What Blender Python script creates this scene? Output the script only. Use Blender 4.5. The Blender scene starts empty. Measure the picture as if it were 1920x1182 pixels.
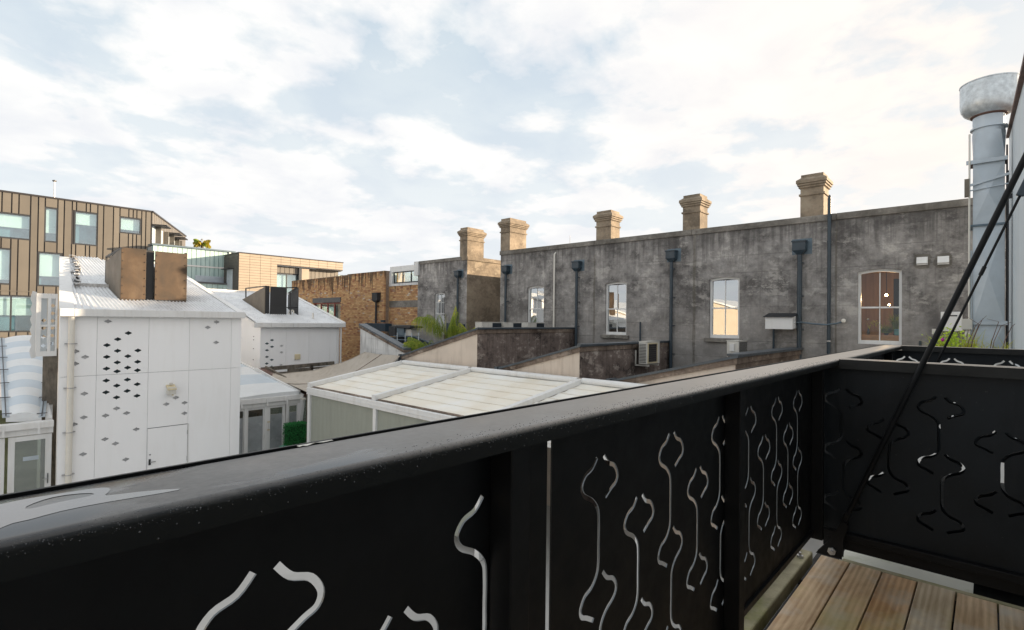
import bpy, bmesh, math, random
from mathutils import Vector, Matrix
random.seed(7)
C = bpy.context.scene
R = math.radians

# ------------------------------------------------------------------ camera, sky, sun, exposure
F = 975.0                       # focal length in pixels of the 1920 wide photograph
AZ, PITCH, ROLL = R(42.5), R(0.65), R(0.7)
fw = Vector((math.cos(AZ)*math.cos(PITCH), math.sin(AZ)*math.cos(PITCH), math.sin(PITCH)))
r0 = Vector((math.sin(AZ), -math.cos(AZ), 0)); u0 = r0.cross(fw)
rt = r0*math.cos(ROLL)+u0*math.sin(ROLL); up = rt.cross(fw)
cd = bpy.data.cameras.new('camera'); cam = bpy.data.objects.new('camera', cd)
C.collection.objects.link(cam); C.camera = cam
cd.sensor_width = 36; cd.lens = F/1920*36; cd.clip_start = .02; cd.clip_end = 3000
cam.matrix_world = Matrix(((rt.x, up.x, -fw.x, 0), (rt.y, up.y, -fw.y, 0), (rt.z, up.z, -fw.z, 0), (0, 0, 0, 1)))

def on(px, py, ax, v):
    """the point of the plane ax=v that the photograph shows at px,py"""
    d = fw+rt*((px-960)/F)-up*((py-591)/F)
    return d*(v/d['XYZ'.index(ax)])

SUN_AZ, SUN_EL = R(123), R(10.3)     # clockwise from +Y
sd = Vector((math.sin(SUN_AZ)*math.cos(SUN_EL), math.cos(SUN_AZ)*math.cos(SUN_EL), math.sin(SUN_EL)))
sl = bpy.data.lights.new('sun', 'SUN'); sl.energy = 5.0; sl.angle = R(.5); sl.color = (1, .80, .57)
so = bpy.data.objects.new('sun', sl); C.collection.objects.link(so)
so.rotation_euler = (-sd).to_track_quat('-Z', 'Y').to_euler(); so.location = (20, -10, 30)

W = bpy.data.worlds.new('World'); C.world = W; W.use_nodes = True
nt = W.node_tree; nt.nodes.clear()
def wn(t, **k):
    n = nt.nodes.new(t)
    for a, b in k.items(): setattr(n, a, b)
    return n
def wl(a, b): nt.links.new(a, b)
def wmath(op, a, b=None, clamp=False):
    n = wn('ShaderNodeMath', operation=op, use_clamp=clamp)
    for i, s in enumerate((a, b)):
        if s is None: continue
        if isinstance(s, (int, float)): n.inputs[i].default_value = s
        else: wl(s, n.inputs[i])
    return n.outputs[0]
def wramp(fac, stops):
    n = wn('ShaderNodeValToRGB'); e = n.color_ramp.elements
    while len(e) < len(stops): e.new(.5)
    for i, (p, c) in enumerate(stops):
        e[i].position = p; e[i].color = (c if isinstance(c, tuple) else (c, c, c))+(1,)
    wl(fac, n.inputs[0]); return n.outputs[0]
sky = wn('ShaderNodeTexSky', sky_type='NISHITA'); sky.sun_disc = False
sky.sun_elevation = SUN_EL; sky.sun_rotation = SUN_AZ; sky.altitude = 20; sky.air_density = 1.0; sky.dust_density = 1.5; sky.ozone_density = 1.5
tc = wn('ShaderNodeTexCoord'); sep = wn('ShaderNodeSeparateXYZ'); wl(tc.outputs['Generated'], sep.inputs[0])
zc = wmath('ADD', wmath('MAXIMUM', sep.outputs[2], 0.0), .17)
cmb = wn('ShaderNodeCombineXYZ'); wl(wmath('DIVIDE', sep.outputs[0], zc), cmb.inputs[0]); wl(wmath('DIVIDE', sep.outputs[1], zc), cmb.inputs[1])
def wnoise(scale, det, dist, off):
    m = wn('ShaderNodeVectorMath', operation='ADD'); wl(cmb.outputs[0], m.inputs[0]); m.inputs[1].default_value = off
    n = wn('ShaderNodeTexNoise'); n.inputs['Scale'].default_value = scale; n.inputs['Detail'].default_value = det
    n.inputs['Roughness'].default_value = .55; n.inputs['Distortion'].default_value = dist
    wl(m.outputs[0], n.inputs['Vector']); return n.outputs['Fac']
n1 = wnoise(1.55, 9, .15, (3.3, 5.7, 0)); n2 = wnoise(4.6, 8, .2, (9, 4, 0))
dens = wmath('ADD', wmath('MULTIPLY', n1, .72), wmath('MULTIPLY', n2, .28))
mask = wramp(dens, [(.415, 0.0), (.455, .55), (.52, 1.0)])
# thin veil everywhere, thicker near the horizon
veil = wramp(sep.outputs[2], [(0.0, .95), (.25, .66), (.6, .30)])
mask = wmath('MAXIMUM', mask, veil)
shade = wramp(wnoise(3.1, 9, .25, (1, 7, 0)), [(.36, (6.0, 6.12, 6.35)), (.58, (6.95, 6.92, 6.82))])
dotn = wn('ShaderNodeVectorMath', operation='DOT_PRODUCT'); wl(tc.outputs['Generated'], dotn.inputs[0]); dotn.inputs[1].default_value = sd
glow = wmath('POWER', wmath('MAXIMUM', dotn.outputs['Value'], 0.0), 3.2)
wmx = wn('ShaderNodeMix', data_type='RGBA', blend_type='MIX'); wl(glow, wmx.inputs['Factor']); wl(shade, wmx.inputs['A']); wmx.inputs['B'].default_value = (8.2, 6.95, 5.9, 1)
hz = wn('ShaderNodeMix', data_type='RGBA', blend_type='MIX')
wl(wramp(sep.outputs[2], [(0.0, .5), (.3, 0.0)]), hz.inputs['Factor']); wl(wmx.outputs['Result'], hz.inputs['A'])
hz.inputs['B'].default_value = (6.1, 6.15, 6.4, 1)
blue = wn('ShaderNodeMix', data_type='RGBA', blend_type='MIX'); blue.inputs['Factor'].default_value = .55
wl(sky.outputs[0], blue.inputs['A']); blue.inputs['B'].default_value = (4.6, 6.2, 7.3, 1)
fin = wn('ShaderNodeMix', data_type='RGBA', blend_type='MIX'); wl(mask, fin.inputs['Factor']); wl(blue.outputs['Result'], fin.inputs['A']); wl(hz.outputs['Result'], fin.inputs['B'])
bg = wn('ShaderNodeBackground'); bg.inputs['Strength'].default_value = .057; wl(fin.outputs['Result'], bg.inputs['Color'])
wo = wn('ShaderNodeOutputWorld'); wl(bg.outputs[0], wo.inputs[0])
W.cycles.sampling_method = 'MANUAL'; W.cycles.sample_map_resolution = 512
V = C.view_settings; V.view_transform = 'Standard'; V.look = 'None'; V.gamma = 1; V.use_curve_mapping = False; V.exposure = 1.38
C.cycles.max_bounces = 6; C.cycles.transparent_max_bounces = 12

# ------------------------------------------------------------------ materials
def lin(r, g, b): return (r, g, b)
class M_:
    pass
def nodes(m):
    m.use_nodes = True; t = m.node_tree; t.nodes.clear(); return t
class Sh:
    """small node helper for one material"""
    def __init__(s, name):
        s.m = bpy.data.materials.new(name); s.t = nodes(s.m)
        s.geo = s.n('ShaderNodeNewGeometry'); s.pos = s.geo.outputs['Position']
    def n(s, t, **k):
        x = s.t.nodes.new(t)
        for a, b in k.items(): setattr(x, a, b)
        return x
    def l(s, a, b): s.t.links.new(a, b)
    def scaled(s, v):
        x = s.n('ShaderNodeVectorMath', operation='MULTIPLY'); s.l(s.pos, x.inputs[0]); x.inputs[1].default_value = v; return x.outputs[0]
    def noise(s, scale, det=6, stretch=None, dist=0, rough=.6, off=None):
        x = s.n('ShaderNodeTexNoise'); x.inputs['Scale'].default_value = scale; x.inputs['Detail'].default_value = det
        x.inputs['Distortion'].default_value = dist; x.inputs['Roughness'].default_value = rough
        v = s.scaled(stretch) if stretch else s.pos
        if off:
            a = s.n('ShaderNodeVectorMath', operation='ADD'); s.l(v, a.inputs[0]); a.inputs[1].default_value = off; v = a.outputs[0]
        s.l(v, x.inputs['Vector']); return x.outputs['Fac']
    def ramp(s, f, stops):
        x = s.n('ShaderNodeValToRGB'); e = x.color_ramp.elements
        while len(e) < len(stops): e.new(.5)
        for i, (p, c) in enumerate(stops):
            e[i].position = p; e[i].color = (c if isinstance(c, tuple) else (c, c, c))+(1,)
        s.l(f, x.inputs[0]); return x.outputs[0]
    def mix(s, f, a, b, mode='MIX'):
        x = s.n('ShaderNodeMix', data_type='RGBA', blend_type=mode)
        for k, v in (('Factor', f), ('A', a), ('B', b)):
            if isinstance(v, (int, float)): x.inputs[k].default_value = v
            elif isinstance(v, tuple): x.inputs[k].default_value = v+(1,)
            else: s.l(v, x.inputs[k])
        return x.outputs['Result']
    def math(s, op, a, b=None):
        x = s.n('ShaderNodeMath', operation=op)
        for i, v in enumerate((a, b)):
            if v is None: continue
            if isinstance(v, (int, float)): x.inputs[i].default_value = v
            else: s.l(v, x.inputs[i])
        return x.outputs[0]
    def out(s, col, rough=.6, metal=0, bump=None, bs=.3, bd=.01, spec=.5, alpha=None, emit=None, coat=0):
        p = s.n('ShaderNodeBsdfPrincipled')
        for k, v in (('Base Color', col), ('Roughness', rough), ('Metallic', metal), ('Specular IOR Level', spec)):
            if isinstance(v, tuple): p.inputs[k].default_value = v+(1,)
            elif isinstance(v, (int, float)): p.inputs[k].default_value = v
            else: s.l(v, p.inputs[k])
        if coat: p.inputs['Coat Weight'].default_value = coat; p.inputs['Coat Roughness'].default_value = .08
        if bump is not None:
            b = s.n('ShaderNodeBump'); b.inputs['Strength'].default_value = bs; b.inputs['Distance'].default_value = bd
            s.l(bump, b.inputs['Height']); s.l(b.outputs[0], p.inputs['Normal'])
        if emit: p.inputs['Emission Color'].default_value = emit[0]+(1,); p.inputs['Emission Strength'].default_value = emit[1]
        o = s.n('ShaderNodeOutputMaterial'); s.l(p.outputs[0], o.inputs[0]); s.p = p; return s.m
def simple(name, c, rough=.5, metal=0, var=.12, scale=3, bump=.15, bd=.004, rnd=0, dirt=None, spec=.5, stretch=None):
    s = Sh(name); nf = s.noise(scale, 8, stretch)
    lo = tuple(x*(1-var) for x in c); hi = tuple(min(1, x*(1+var)) for x in c)
    col = s.ramp(nf, [(.3, lo), (.7, hi)])
    if dirt:        # streaky weathering, (colour, amount)
        st = s.noise(2.2, 9, (3, 3, .35), off=(4, 2, 7)); a = s.noise(.7, 4, off=(9, 9, 1))
        f = s.ramp(s.math('ADD', s.math('MULTIPLY', st, .65), s.math('MULTIPLY', a, .35)), [(.50, 0.0), (.68, dirt[1])])
        col = s.mix(f, col, dirt[0])
    if rnd:
        oi = s.n('ShaderNodeObjectInfo'); k = s.math('ADD', s.math('MULTIPLY', oi.outputs['Random'], rnd*2), 1-rnd)
        col = s.mix(1.0, col, k, 'MULTIPLY')
    rg = s.ramp(s.noise(scale*2.3, 6, off=(5, 5, 5)), [(.3, max(.02, rough-.08)), (.7, min(1, rough+.1))])
    return s.out(col, rg, metal, s.noise(scale*14, 6) if bump else None, bump, bd, spec)

def render_stone(name, dark, mid, pale, streak=1.0, lowz=None):
    s = Sh(name)
    a = s.noise(.6, 12, (1, 1, 1.1), .15, .72); b = s.noise(2.1, 12, (1, 1, 1.3), .15, .75, off=(3, 8, 1)); c = s.noise(11, 6)
    f = s.math('ADD', s.math('ADD', s.math('MULTIPLY', a, .58), s.math('MULTIPLY', b, .34)), s.math('MULTIPLY', c, .08))
    col = s.ramp(f, [(.43, dark), (.485, tuple(x*.8 for x in mid)), (.52, mid), (.55, tuple(x*1.15 for x in mid)), (.59, pale)])
    # pale blotches where the plaster has worn
    bl = s.noise(1.3, 13, (1, 1, 1.9), .15, .76, off=(13, 2, 5)); col = s.mix(s.ramp(bl, [(.545, 0.0), (.60, .62)]), col, pale)
    # runs of water down the wall
    st = s.noise(3.2, 9, (3.0, 3.0, .20), off=(1, 5, 2)); col = s.mix(s.ramp(st, [(.53, 0.0), (.70, .34*streak)]), col, tuple(x*.55 for x in dark))
    st2 = s.noise(4.1, 8, (2.2, 2.2, .12), off=(8, 1, 2)); col = s.mix(s.ramp(st2, [(.58, 0.0), (.75, .35*streak)]), col, pale)
    if lowz:
        z = s.n('ShaderNodeSeparateXYZ'); s.l(s.pos, z.inputs[0])
        # damp run-off below the parapet
        run = s.math('ADD', z.outputs[2], s.math('MULTIPLY', s.noise(2.6, 8, (3, 3, .12), off=(5, 5, 5)), 3.6))
        col = s.mix(s.ramp(s.math('MULTIPLY', run, .2), [(.83, 0.0), (.97, .62)]), col, tuple(x*.62 for x in dark))
        zz = s.math('ADD', z.outputs[2], s.math('MULTIPLY', s.noise(.9, 6, off=(2, 2, 2)), 2.4))
        col = s.mix(s.ramp(s.math('MULTIPLY', s.math('ADD', zz, 1.0), .2), [(.30, lowz[1]), (.62, 0.0)]), col, lowz[0])
        # horizontal formwork lines every half metre
        wv = s.math('FRACT', s.math('MULTIPLY', z.outputs[2], 1.9))
        ln = s.ramp(wv, [(.0, .5), (.035, 0.0), (.97, 0.0), (1.0, .5)])
        col = s.mix(s.math('MULTIPLY', ln, s.ramp(s.noise(.8, 3), [(.4, 0.0), (.6, 1.0)])), col, tuple(x*.5 for x in dark))
    return s.out(col, .9, 0, s.math('ADD', f, s.math('MULTIPLY', s.noise(45, 5), .25)), .7, .02, .25)
M = {}
M['wall'] = render_stone('weathered dark render', (.122, .114, .110), (.285, .270, .258), (.48, .455, .425), lowz=((.30, .28, .26), .55))
M['chim'] = render_stone('weathered tan render', (.16, .13, .098), (.275, .222, .165), (.36, .30, .225), .35)
M['cope'] = render_stone('coping render', (.12, .11, .095), (.20, .185, .165), (.30, .28, .25), .6)
M['black_wall'] = render_stone('sooty party wall render', (.055, .043, .039), (.19, .15, .132), (.48, .42, .37), 1.25)
M['trim'] = render_stone('stained trim render', (.09, .065, .05), (.19, .145, .115), (.36, .30, .25), 1)
M['cream'] = simple('cream painted block', (.63, .54, .455), .85, var=.08, scale=1.2, bump=.5, dirt=((.25, .18, .13), .35))
M['white_block'] = simple('white painted block', (.66, .66, .65), .8, var=.06, scale=2, bump=.5, dirt=((.12, .11, .10), .55))
M['capping'] = simple('blue grey metal capping', (.075, .090, .105), .38, .3, .15, 3, .1)
M['pipe'] = simple('dark blue grey pipe paint', (.028, .045, .060), .35, 0, .2, 4, .1)
M['plate'] = simple('grey flashing plate', (.12, .165, .20), .45, .3, .15, 5, .1)
M['white_metal'] = simple('white painted metal', (.74, .74, .73), .4, 0, .04, 2, .08, dirt=((.45, .41, .35), .35))
M['white_panel'] = simple('white wall panel', (.92, .92, .925), .42, 0, .015, .6, .03, dirt=((.80, .79, .77), .3), rnd=.015)
M['white_pvc'] = simple('off white pipe', (.72, .69, .62), .45, 0, .05, 3, .05)
M['recess'] = simple('dark teal backing board', (.045, .075, .085), .6, 0, .1, 3, .05)
M['zinc'] = simple('white corrugated roofing', (.74, .75, .76), .38, .1, .10, 1.6, .1, dirt=((.28, .27, .26), .45))
M['torn'] = simple('torn flashing', (.62, .60, .58), .7, 0, .25, 14, .9, .02, dirt=((.10, .05, .045), .8))
M['iron'] = simple('black balcony steel', (.007, .0073, .008), .42, 0, .35, 5, .25, .003, spec=.2)
M['bronze'] = simple('bronze cladding', (.142, .127, .107), .45, .15, .10, .4, .05, rnd=.09, stretch=(1, 1, .15))
M['seam'] = simple('dark edge metal and seam shade', (.028, .026, .028), .5, .2)
M['tan'] = simple('tan facade tile', (.32, .262, .20), .6, 0, .04, .5, .03, rnd=.05)
M['tan_dark'] = simple('brown facade tile', (.075, .07, .062), .6, 0, .04, .5, .03, rnd=.08)
M['far_frame'] = simple('dark window frame', (.03, .033, .038), .4)
M['blind'] = simple('pale roller blind', (.86, .92, .88), .8, 0, .05, 1, 0)
M['room'] = simple('room behind glass', (.13, .25, .31), .7, 0, .35, 1.2, 0)
M['darkroom'] = simple('dark room', (.03, .032, .034), .8)
M['curtain'] = simple('grey lace curtain', (.28, .31, .32), .9, 0, .2, 6, .2, stretch=(6, 6, .4))
M['red_frame'] = simple('red brown window frame', (.24, .05, .035), .5)
M['lintel'] = simple('grey steel lintel', (.10, .10, .105), .6)
M['sail'] = simple('weathered beige shade cloth', (.47, .42, .36), .85, 0, .08, 1.2, .4, dirt=((.30, .25, .19), .5), rnd=0)
M['deck_moss'] = simple('mossy galvanised angle', (.36, .32, .20), .6, .1, .45, 5, .4, dirt=((.17, .18, .03), .95))
M['old_timber'] = simple('weathered grey timber', (.15, .13, .105), .9, 0, .5, 5, .8, .01, stretch=(2, 2, .6))
M['rust'] = simple('rust red lead gutter', (.14, .075, .058), .7, 0, .3, 3, .3, dirt=((.06, .055, .03), .8))
M['galv'] = simple('galvanised sheet', (.48, .54, .59), .45, .35, .10, 3, .05)
M['galv_bright'] = simple('spangled galvanised sheet', (.60, .64, .66), .35, .5, .22, 14, .3, .004)
M['ground'] = simple('pale concrete paving', (.46, .45, .43), .9, 0, .15, .5, .3)
M['roofing'] = simple('dark roofing membrane', (.045, .05, .058), .75, 0, .3, 1, .3)
M['ac_white'] = simple('off white appliance metal', (.62, .60, .55), .45, 0, .05, 3, .05, dirt=((.3, .26, .2), .35))
M['dark'] = simple('dark grille', (.02, .022, .026), .6)
M['navy'] = simple('dark navy gutter paint', (.015, .035, .055), .4)
M['steel'] = simple('bright steel fitting', (.5, .5, .5), .35, .8)
M['creamhouse'] = simple('cream stucco', (.50, .43, .34), .8, 0, .05, 1, .1)
M['screen'] = simple('olive grey mesh screen', (.30, .315, .27), .8, 0, .06, 2, .3, stretch=(4, 4, .5))
M['frost'] = simple('frosted glass film', (.30, .32, .33), .22, 0, .35, .8, 0)
M['plywood'] = simple('plywood', (.42, .26, .15), .7)
M['grille_yellow'] = simple('aged vent plastic', (.66, .57, .38), .6)
M['pot'] = simple('two tone ceramic pot', (.16, .45, .44), .4)
M['orange_timber'] = simple('orange timber sill', (.50, .24, .12), .5, 0, .2, 4, .1)
M['brown_room'] = simple('brown panelled room', (.27, .155, .085), .8, 0, .25, 2, .05, stretch=(6, 6, .3))
M['soil'] = simple('soil', (.05, .04, .03), .9)
M['trunk'] = simple('palm trunk fibre', (.10, .075, .05), .9, 0, .4, 8, .6)
M['shade_panel'] = simple('white board in recess shade', (.60, .60, .61), .6)
M['lintel_pale'] = simple('pale grey shadow gap', (.55, .55, .54), .7)
M['seam_tape'] = simple('fabric seam tape', (.62, .54, .41), .7)
M['perf'] = simple('pale grey perforated metal', (.60, .64, .66), .5, 0, .05, 3, .05)
M['soffit'] = simple('mossy pale soffit board', (.66, .65, .57), .6, 0, .08, 3, .1, dirt=((.30, .33, .12), .7))
M['grey_panel'] = simple('pale grey painted wall', (.56, .62, .66), .6, 0, .03, 1, .1, dirt=((.42, .45, .46), .35))
M['mint'] = simple('mint plastic', (.10, .45, .30), .5)

def leafmat(name, c1, c2):
    s = Sh(name); col = s.ramp(s.geo.outputs['Random Per Island'], [(0, c1), (1, c2)])
    s.out(col, .55, spec=.3); tr = s.n('ShaderNodeBsdfTranslucent'); s.l(col, tr.inputs[0])
    mx = s.n('ShaderNodeMixShader'); mx.inputs[0].default_value = .35; s.l(s.p.outputs[0], mx.inputs[1]); s.l(tr.outputs[0], mx.inputs[2])
    o = [x for x in s.t.nodes if x.type == 'OUTPUT_MATERIAL'][0]; s.l(mx.outputs[0], o.inputs[0]); return s.m
M['leaf'] = leafmat('palm leaf', (.14, .24, .025), (.36, .38, .06))
M['leaf_yellow'] = leafmat('yellowing leaf', (.40, .48, .04), (.62, .56, .08))  # brightened for the grasses: sunlight put into the leaf colour
M['leaf_lime'] = leafmat('lime herb leaf', (.45, .62, .05), (.60, .75, .08))  # bright lime tone carries sunlight in the leaf colour
M['leaf_gold'] = leafmat('golden palm leaf', (.35, .28, .03), (.55, .45, .06))
M['hedge'] = leafmat('artificial hedge leaf', (.02, .17, .045), (.06, .36, .10))
M['moss'] = leafmat('yellow moss', (.16, .15, .03), (.30, .27, .06))
M['flower'] = simple('magenta petal', (.45, .03, .30), .6)

# rail cap: dark wet painted steel, rain beads and a puddle
s = Sh('wet dark rail paint')
g = s.noise(90, 6); g2 = s.noise(6, 8); w = s.noise(2.2, 4, (1, 3.2, 1), .8, off=(.55, 0, 0))
sx = s.n('ShaderNodeSeparateXYZ'); s.l(s.pos, sx.inputs[0])
wet = s.ramp(s.math('ADD', w, s.math('MULTIPLY', sx.outputs[0], -.42)), [(.36, 0.0), (.40, 1.0)])
col = s.ramp(s.math('ADD', s.math('MULTIPLY', g, .55), s.math('MULTIPLY', g2, .45)), [(.38, (.035, .033, .032)), (.62, (.095, .09, .085))])
col = s.mix(wet, col, (.02, .021, .024))
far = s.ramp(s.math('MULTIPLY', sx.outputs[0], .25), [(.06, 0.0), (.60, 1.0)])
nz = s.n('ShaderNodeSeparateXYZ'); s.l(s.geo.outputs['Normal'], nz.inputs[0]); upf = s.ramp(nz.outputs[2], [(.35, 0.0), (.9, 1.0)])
col = s.mix(s.math('MULTIPLY', far, .9), col, (.62, .53, .44))  # distant tops turn beige: dry dirt plus warm sky reflection put into the colour
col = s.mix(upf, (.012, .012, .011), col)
rg = s.mix(wet, s.ramp(g2, [(.3, .30), (.7, .46)]), (.16, .16, .16))
bm = s.mix(wet, g, (.5, .5, .5))
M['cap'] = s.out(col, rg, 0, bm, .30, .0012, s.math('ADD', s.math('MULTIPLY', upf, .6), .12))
s = Sh('rain water film'); M['water'] = s.out((.02, .021, .024), .17, 0, s.noise(30, 3), .03, .001, spec=.9, coat=.6)
# drops
s = Sh('water drop'); M['drop'] = s.out((.03, .03, .032), .05, 0, None, spec=1.0, coat=.5)

# divider panel steel: slightly blue, streaked and speckled
s = Sh('balcony panel steel'); st = s.noise(5, 8, (3, 3, .25)); sp = s.noise(60, 3, off=(3, 1, 2)); mo = s.noise(1.8, 8, off=(0, 4, 4))
col = s.ramp(mo, [(.35, (.0050, .0066, .0082)), (.68, (.0165, .021, .0255))])
col = s.mix(s.ramp(st, [(.55, 0.0), (.75, .3)]), col, (.028, .03, .034))
col = s.mix(s.ramp(sp, [(.69, 0.0), (.73, .5)]), col, (.05, .052, .05))
M['panel'] = s.out(col, s.ramp(mo, [(.3, .36), (.7, .55)]), 0, s.noise(30, 4), .12, .002, .28)

# deck boards
s = Sh('weathered hardwood decking')
oi = s.n('ShaderNodeObjectInfo'); rv = s.n('ShaderNodeVectorMath', operation='SCALE'); rv.inputs[0].default_value = (7, 3, 5); s.l(oi.outputs['Random'], rv.inputs['Scale'])
ps = s.n('ShaderNodeVectorMath', operation='ADD'); s.l(s.pos, ps.inputs[0]); s.l(rv.outputs[0], ps.inputs[1]); s.pos = ps.outputs[0]
wob = s.noise(1.6, 4, (.9, 4, 1), 1.2)
wv = s.n('ShaderNodeTexWave', wave_type='BANDS', bands_direction='Y'); wv.inputs['Scale'].default_value = 9; wv.inputs['Distortion'].default_value = 4; wv.inputs['Detail'].default_value = 4; wv.inputs['Detail Scale'].default_value = .8
s.l(s.scaled((.10, 1.3, 1)), wv.inputs['Vector'])
fine = s.noise(26, 7, (.07, 3, 1))
f = s.math('ADD', s.math('MULTIPLY', wv.outputs['Fac'], .10), s.math('ADD', s.math('MULTIPLY', fine, .30), s.math('MULTIPLY', wob, .52)))
base = s.mix(oi.outputs['Random'], (.80, .67, .47), (.78, .50, .27))
dk = s.mix(1.0, base, (.52, .44, .38), 'MULTIPLY')
col = s.mix(s.ramp(f, [(.34, 0.0), (.62, 1.0)]), dk, base)
col = s.mix(s.ramp(s.noise(3.2, 6, (1, 1.5, 1), off=(3, 3, 3)), [(.48, 0.0), (.7, .7)]), col, (.56, .52, .45))
col = s.mix(s.ramp(s.noise(2.1, 7, off=(7, 1, 3)), [(.54, 0.0), (.72, .45)]), col, (.40, .38, .11))
M['wood'] = s.out(col, .6, 0, f, .2, .003, .3)

# bricks
s = Sh('yellow and red brick')
rp = s.geo.outputs['Random Per Island']
col = s.ramp(rp, [(0, (.42, .24, .12)), (.35, (.54, .32, .16)), (.65, (.62, .42, .22)), (.82, (.46, .25, .13)), (.94, (.32, .15, .09)), (1, (.60, .52, .42))])
stk = s.noise(1.7, 8, (2.5, 2.5, .22), off=(0, 3, 0)); zz = s.n('ShaderNodeSeparateXYZ'); s.l(s.pos, zz.inputs[0])
topd = s.ramp(s.math('MULTIPLY', s.math('ADD', zz.outputs[2], s.math('MULTIPLY', stk, 5.0)), .2), [(.92, 0.0), (1.06, .8)])
col = s.mix(topd, col, (.05, .038, .03))
col = s.mix(s.ramp(s.noise(2.2, 8, (1, 1, 1), off=(4, 4, 4)), [(.55, 0.0), (.75, .4)]), col, (.16, .10, .07))
M['brick'] = s.out(col, .9, 0, s.noise(25, 4), .5, .01, .2)
M['brick_red'] = M['brick']
M['mortar'] = simple('dark mortar', (.27, .20, .15), .95, 0, .3, 8, .4)

# rusty enclosure plywood
s = Sh('rust brown enclosure board'); a = s.noise(1.6, 9, (1, 1, .7), .6); st = s.noise(3, 8, (2, 2, .2), off=(2, 2, 2))
col = s.ramp(a, [(.32, (.035, .026, .018)), (.55, (.080, .050, .028)), (.70, (.118, .080, .048))])
col = s.mix(s.ramp(st, [(.5, 0.0), (.72, .55)]), col, (.055, .04, .03))
M['rustboard'] = s.out(col, .6, 0, s.noise(40, 4), .2, .004, .4)
M['enclosure_grey'] = simple('grey brown enclosure board', (.16, .135, .105), .6, 0, .2, 1.4, .2, dirt=((.10, .085, .07), .5))
M['enclosure_dark'] = simple('charcoal enclosure board', (.028, .028, .029), .5, 0, .15, 2, .1)

# polycarbonate/canvas roof of the pergola
s = Sh('aged cream roof fabric'); a = s.noise(.7, 4, (1, 1, 1), .2); st = s.noise(1.2, 4, (.6, 1.4, 1))
col = s.ramp(a, [(.36, (.77, .71, .60)), (.5, (.81, .775, .69)), (.64, (.83, .82, .78))])
col = s.mix(s.ramp(st, [(.55, 0.0), (.75, .15)]), col, (.66, .57, .40))
M['fabric'] = s.out(col, .55, 0, s.noise(20, 3), .1, .004, .4)
# striped vinyl canopy
def stripe(name, axis, w, off):
    s = Sh(name); q = s.n('ShaderNodeSeparateXYZ'); s.l(s.pos, q.inputs[0])
    f = s.math('FRACT', s.math('ADD', s.math('MULTIPLY', q.outputs[axis], 1/w), off))
    col = s.ramp(f, [(.0, (.72, .73, .74)), (.47, (.72, .73, .74)), (.49, (.50, .575, .65)), (.97, (.50, .575, .65)), (1, (.72, .73, .74))])
    col = s.mix(s.ramp(s.noise(2, 7), [(.45, 0.0), (.75, .25)]), col, (.55, .55, .54)); return s.out(col, .4, 0, s.noise(4, 3), .1, .01)
M['stripes'] = stripe('blue and white striped vinyl', 1, .62, .1)
M['stripes_wide'] = stripe('pale striped vinyl', 1, 2.1, .33)

def glass(name, refl, tint=(.8, .85, .85), rough=.01):
    s = Sh(name); g = s.n('ShaderNodeBsdfGlossy'); g.inputs['Roughness'].default_value = rough; g.inputs['Color'].default_value = (.9, .93, .95, 1)
    t = s.n('ShaderNodeBsdfTransparent'); t.inputs['Color'].default_value = tint+(1,)
    b = s.n('ShaderNodeBump'); b.inputs['Strength'].default_value = .04; b.inputs['Distance'].default_value = .02; s.l(s.noise(1.1, 2), b.inputs['Height']); s.l(b.outputs[0], g.inputs['Normal'])
    mx = s.n('ShaderNodeMixShader'); mx.inputs[0].default_value = refl; s.l(t.outputs[0], mx.inputs[1]); s.l(g.outputs[0], mx.inputs[2])
    o = s.n('ShaderNodeOutputMaterial'); s.l(mx.outputs[0], o.inputs[0]); return s.m
M['glass_old'] = glass('old sash glass', .55); M['glass_clear'] = glass('clear window glass', .055)
M['glass_far'] = glass('office glass', .26, (.86, .94, .95)); M['glass_door'] = glass('door glass', .28, (.6, .66, .6))
s = Sh('green channel glass'); M['uglass'] = s.out(s.ramp(s.noise(.6, 5, (3, 3, .6)), [(.3, (.33, .47, .46)), (.7, (.52, .66, .63))]), .18, 0, None, spec=.6)
M['bulb'] = simple('glowing bulb', (1, .7, .4)); M['bulb'].node_tree.nodes
for n_ in M['bulb'].node_tree.nodes:
    if n_.type == 'BSDF_PRINCIPLED': n_.inputs['Emission Color'].default_value = (1, .55, .2, 1); n_.inputs['Emission Strength'].default_value = 60
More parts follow.
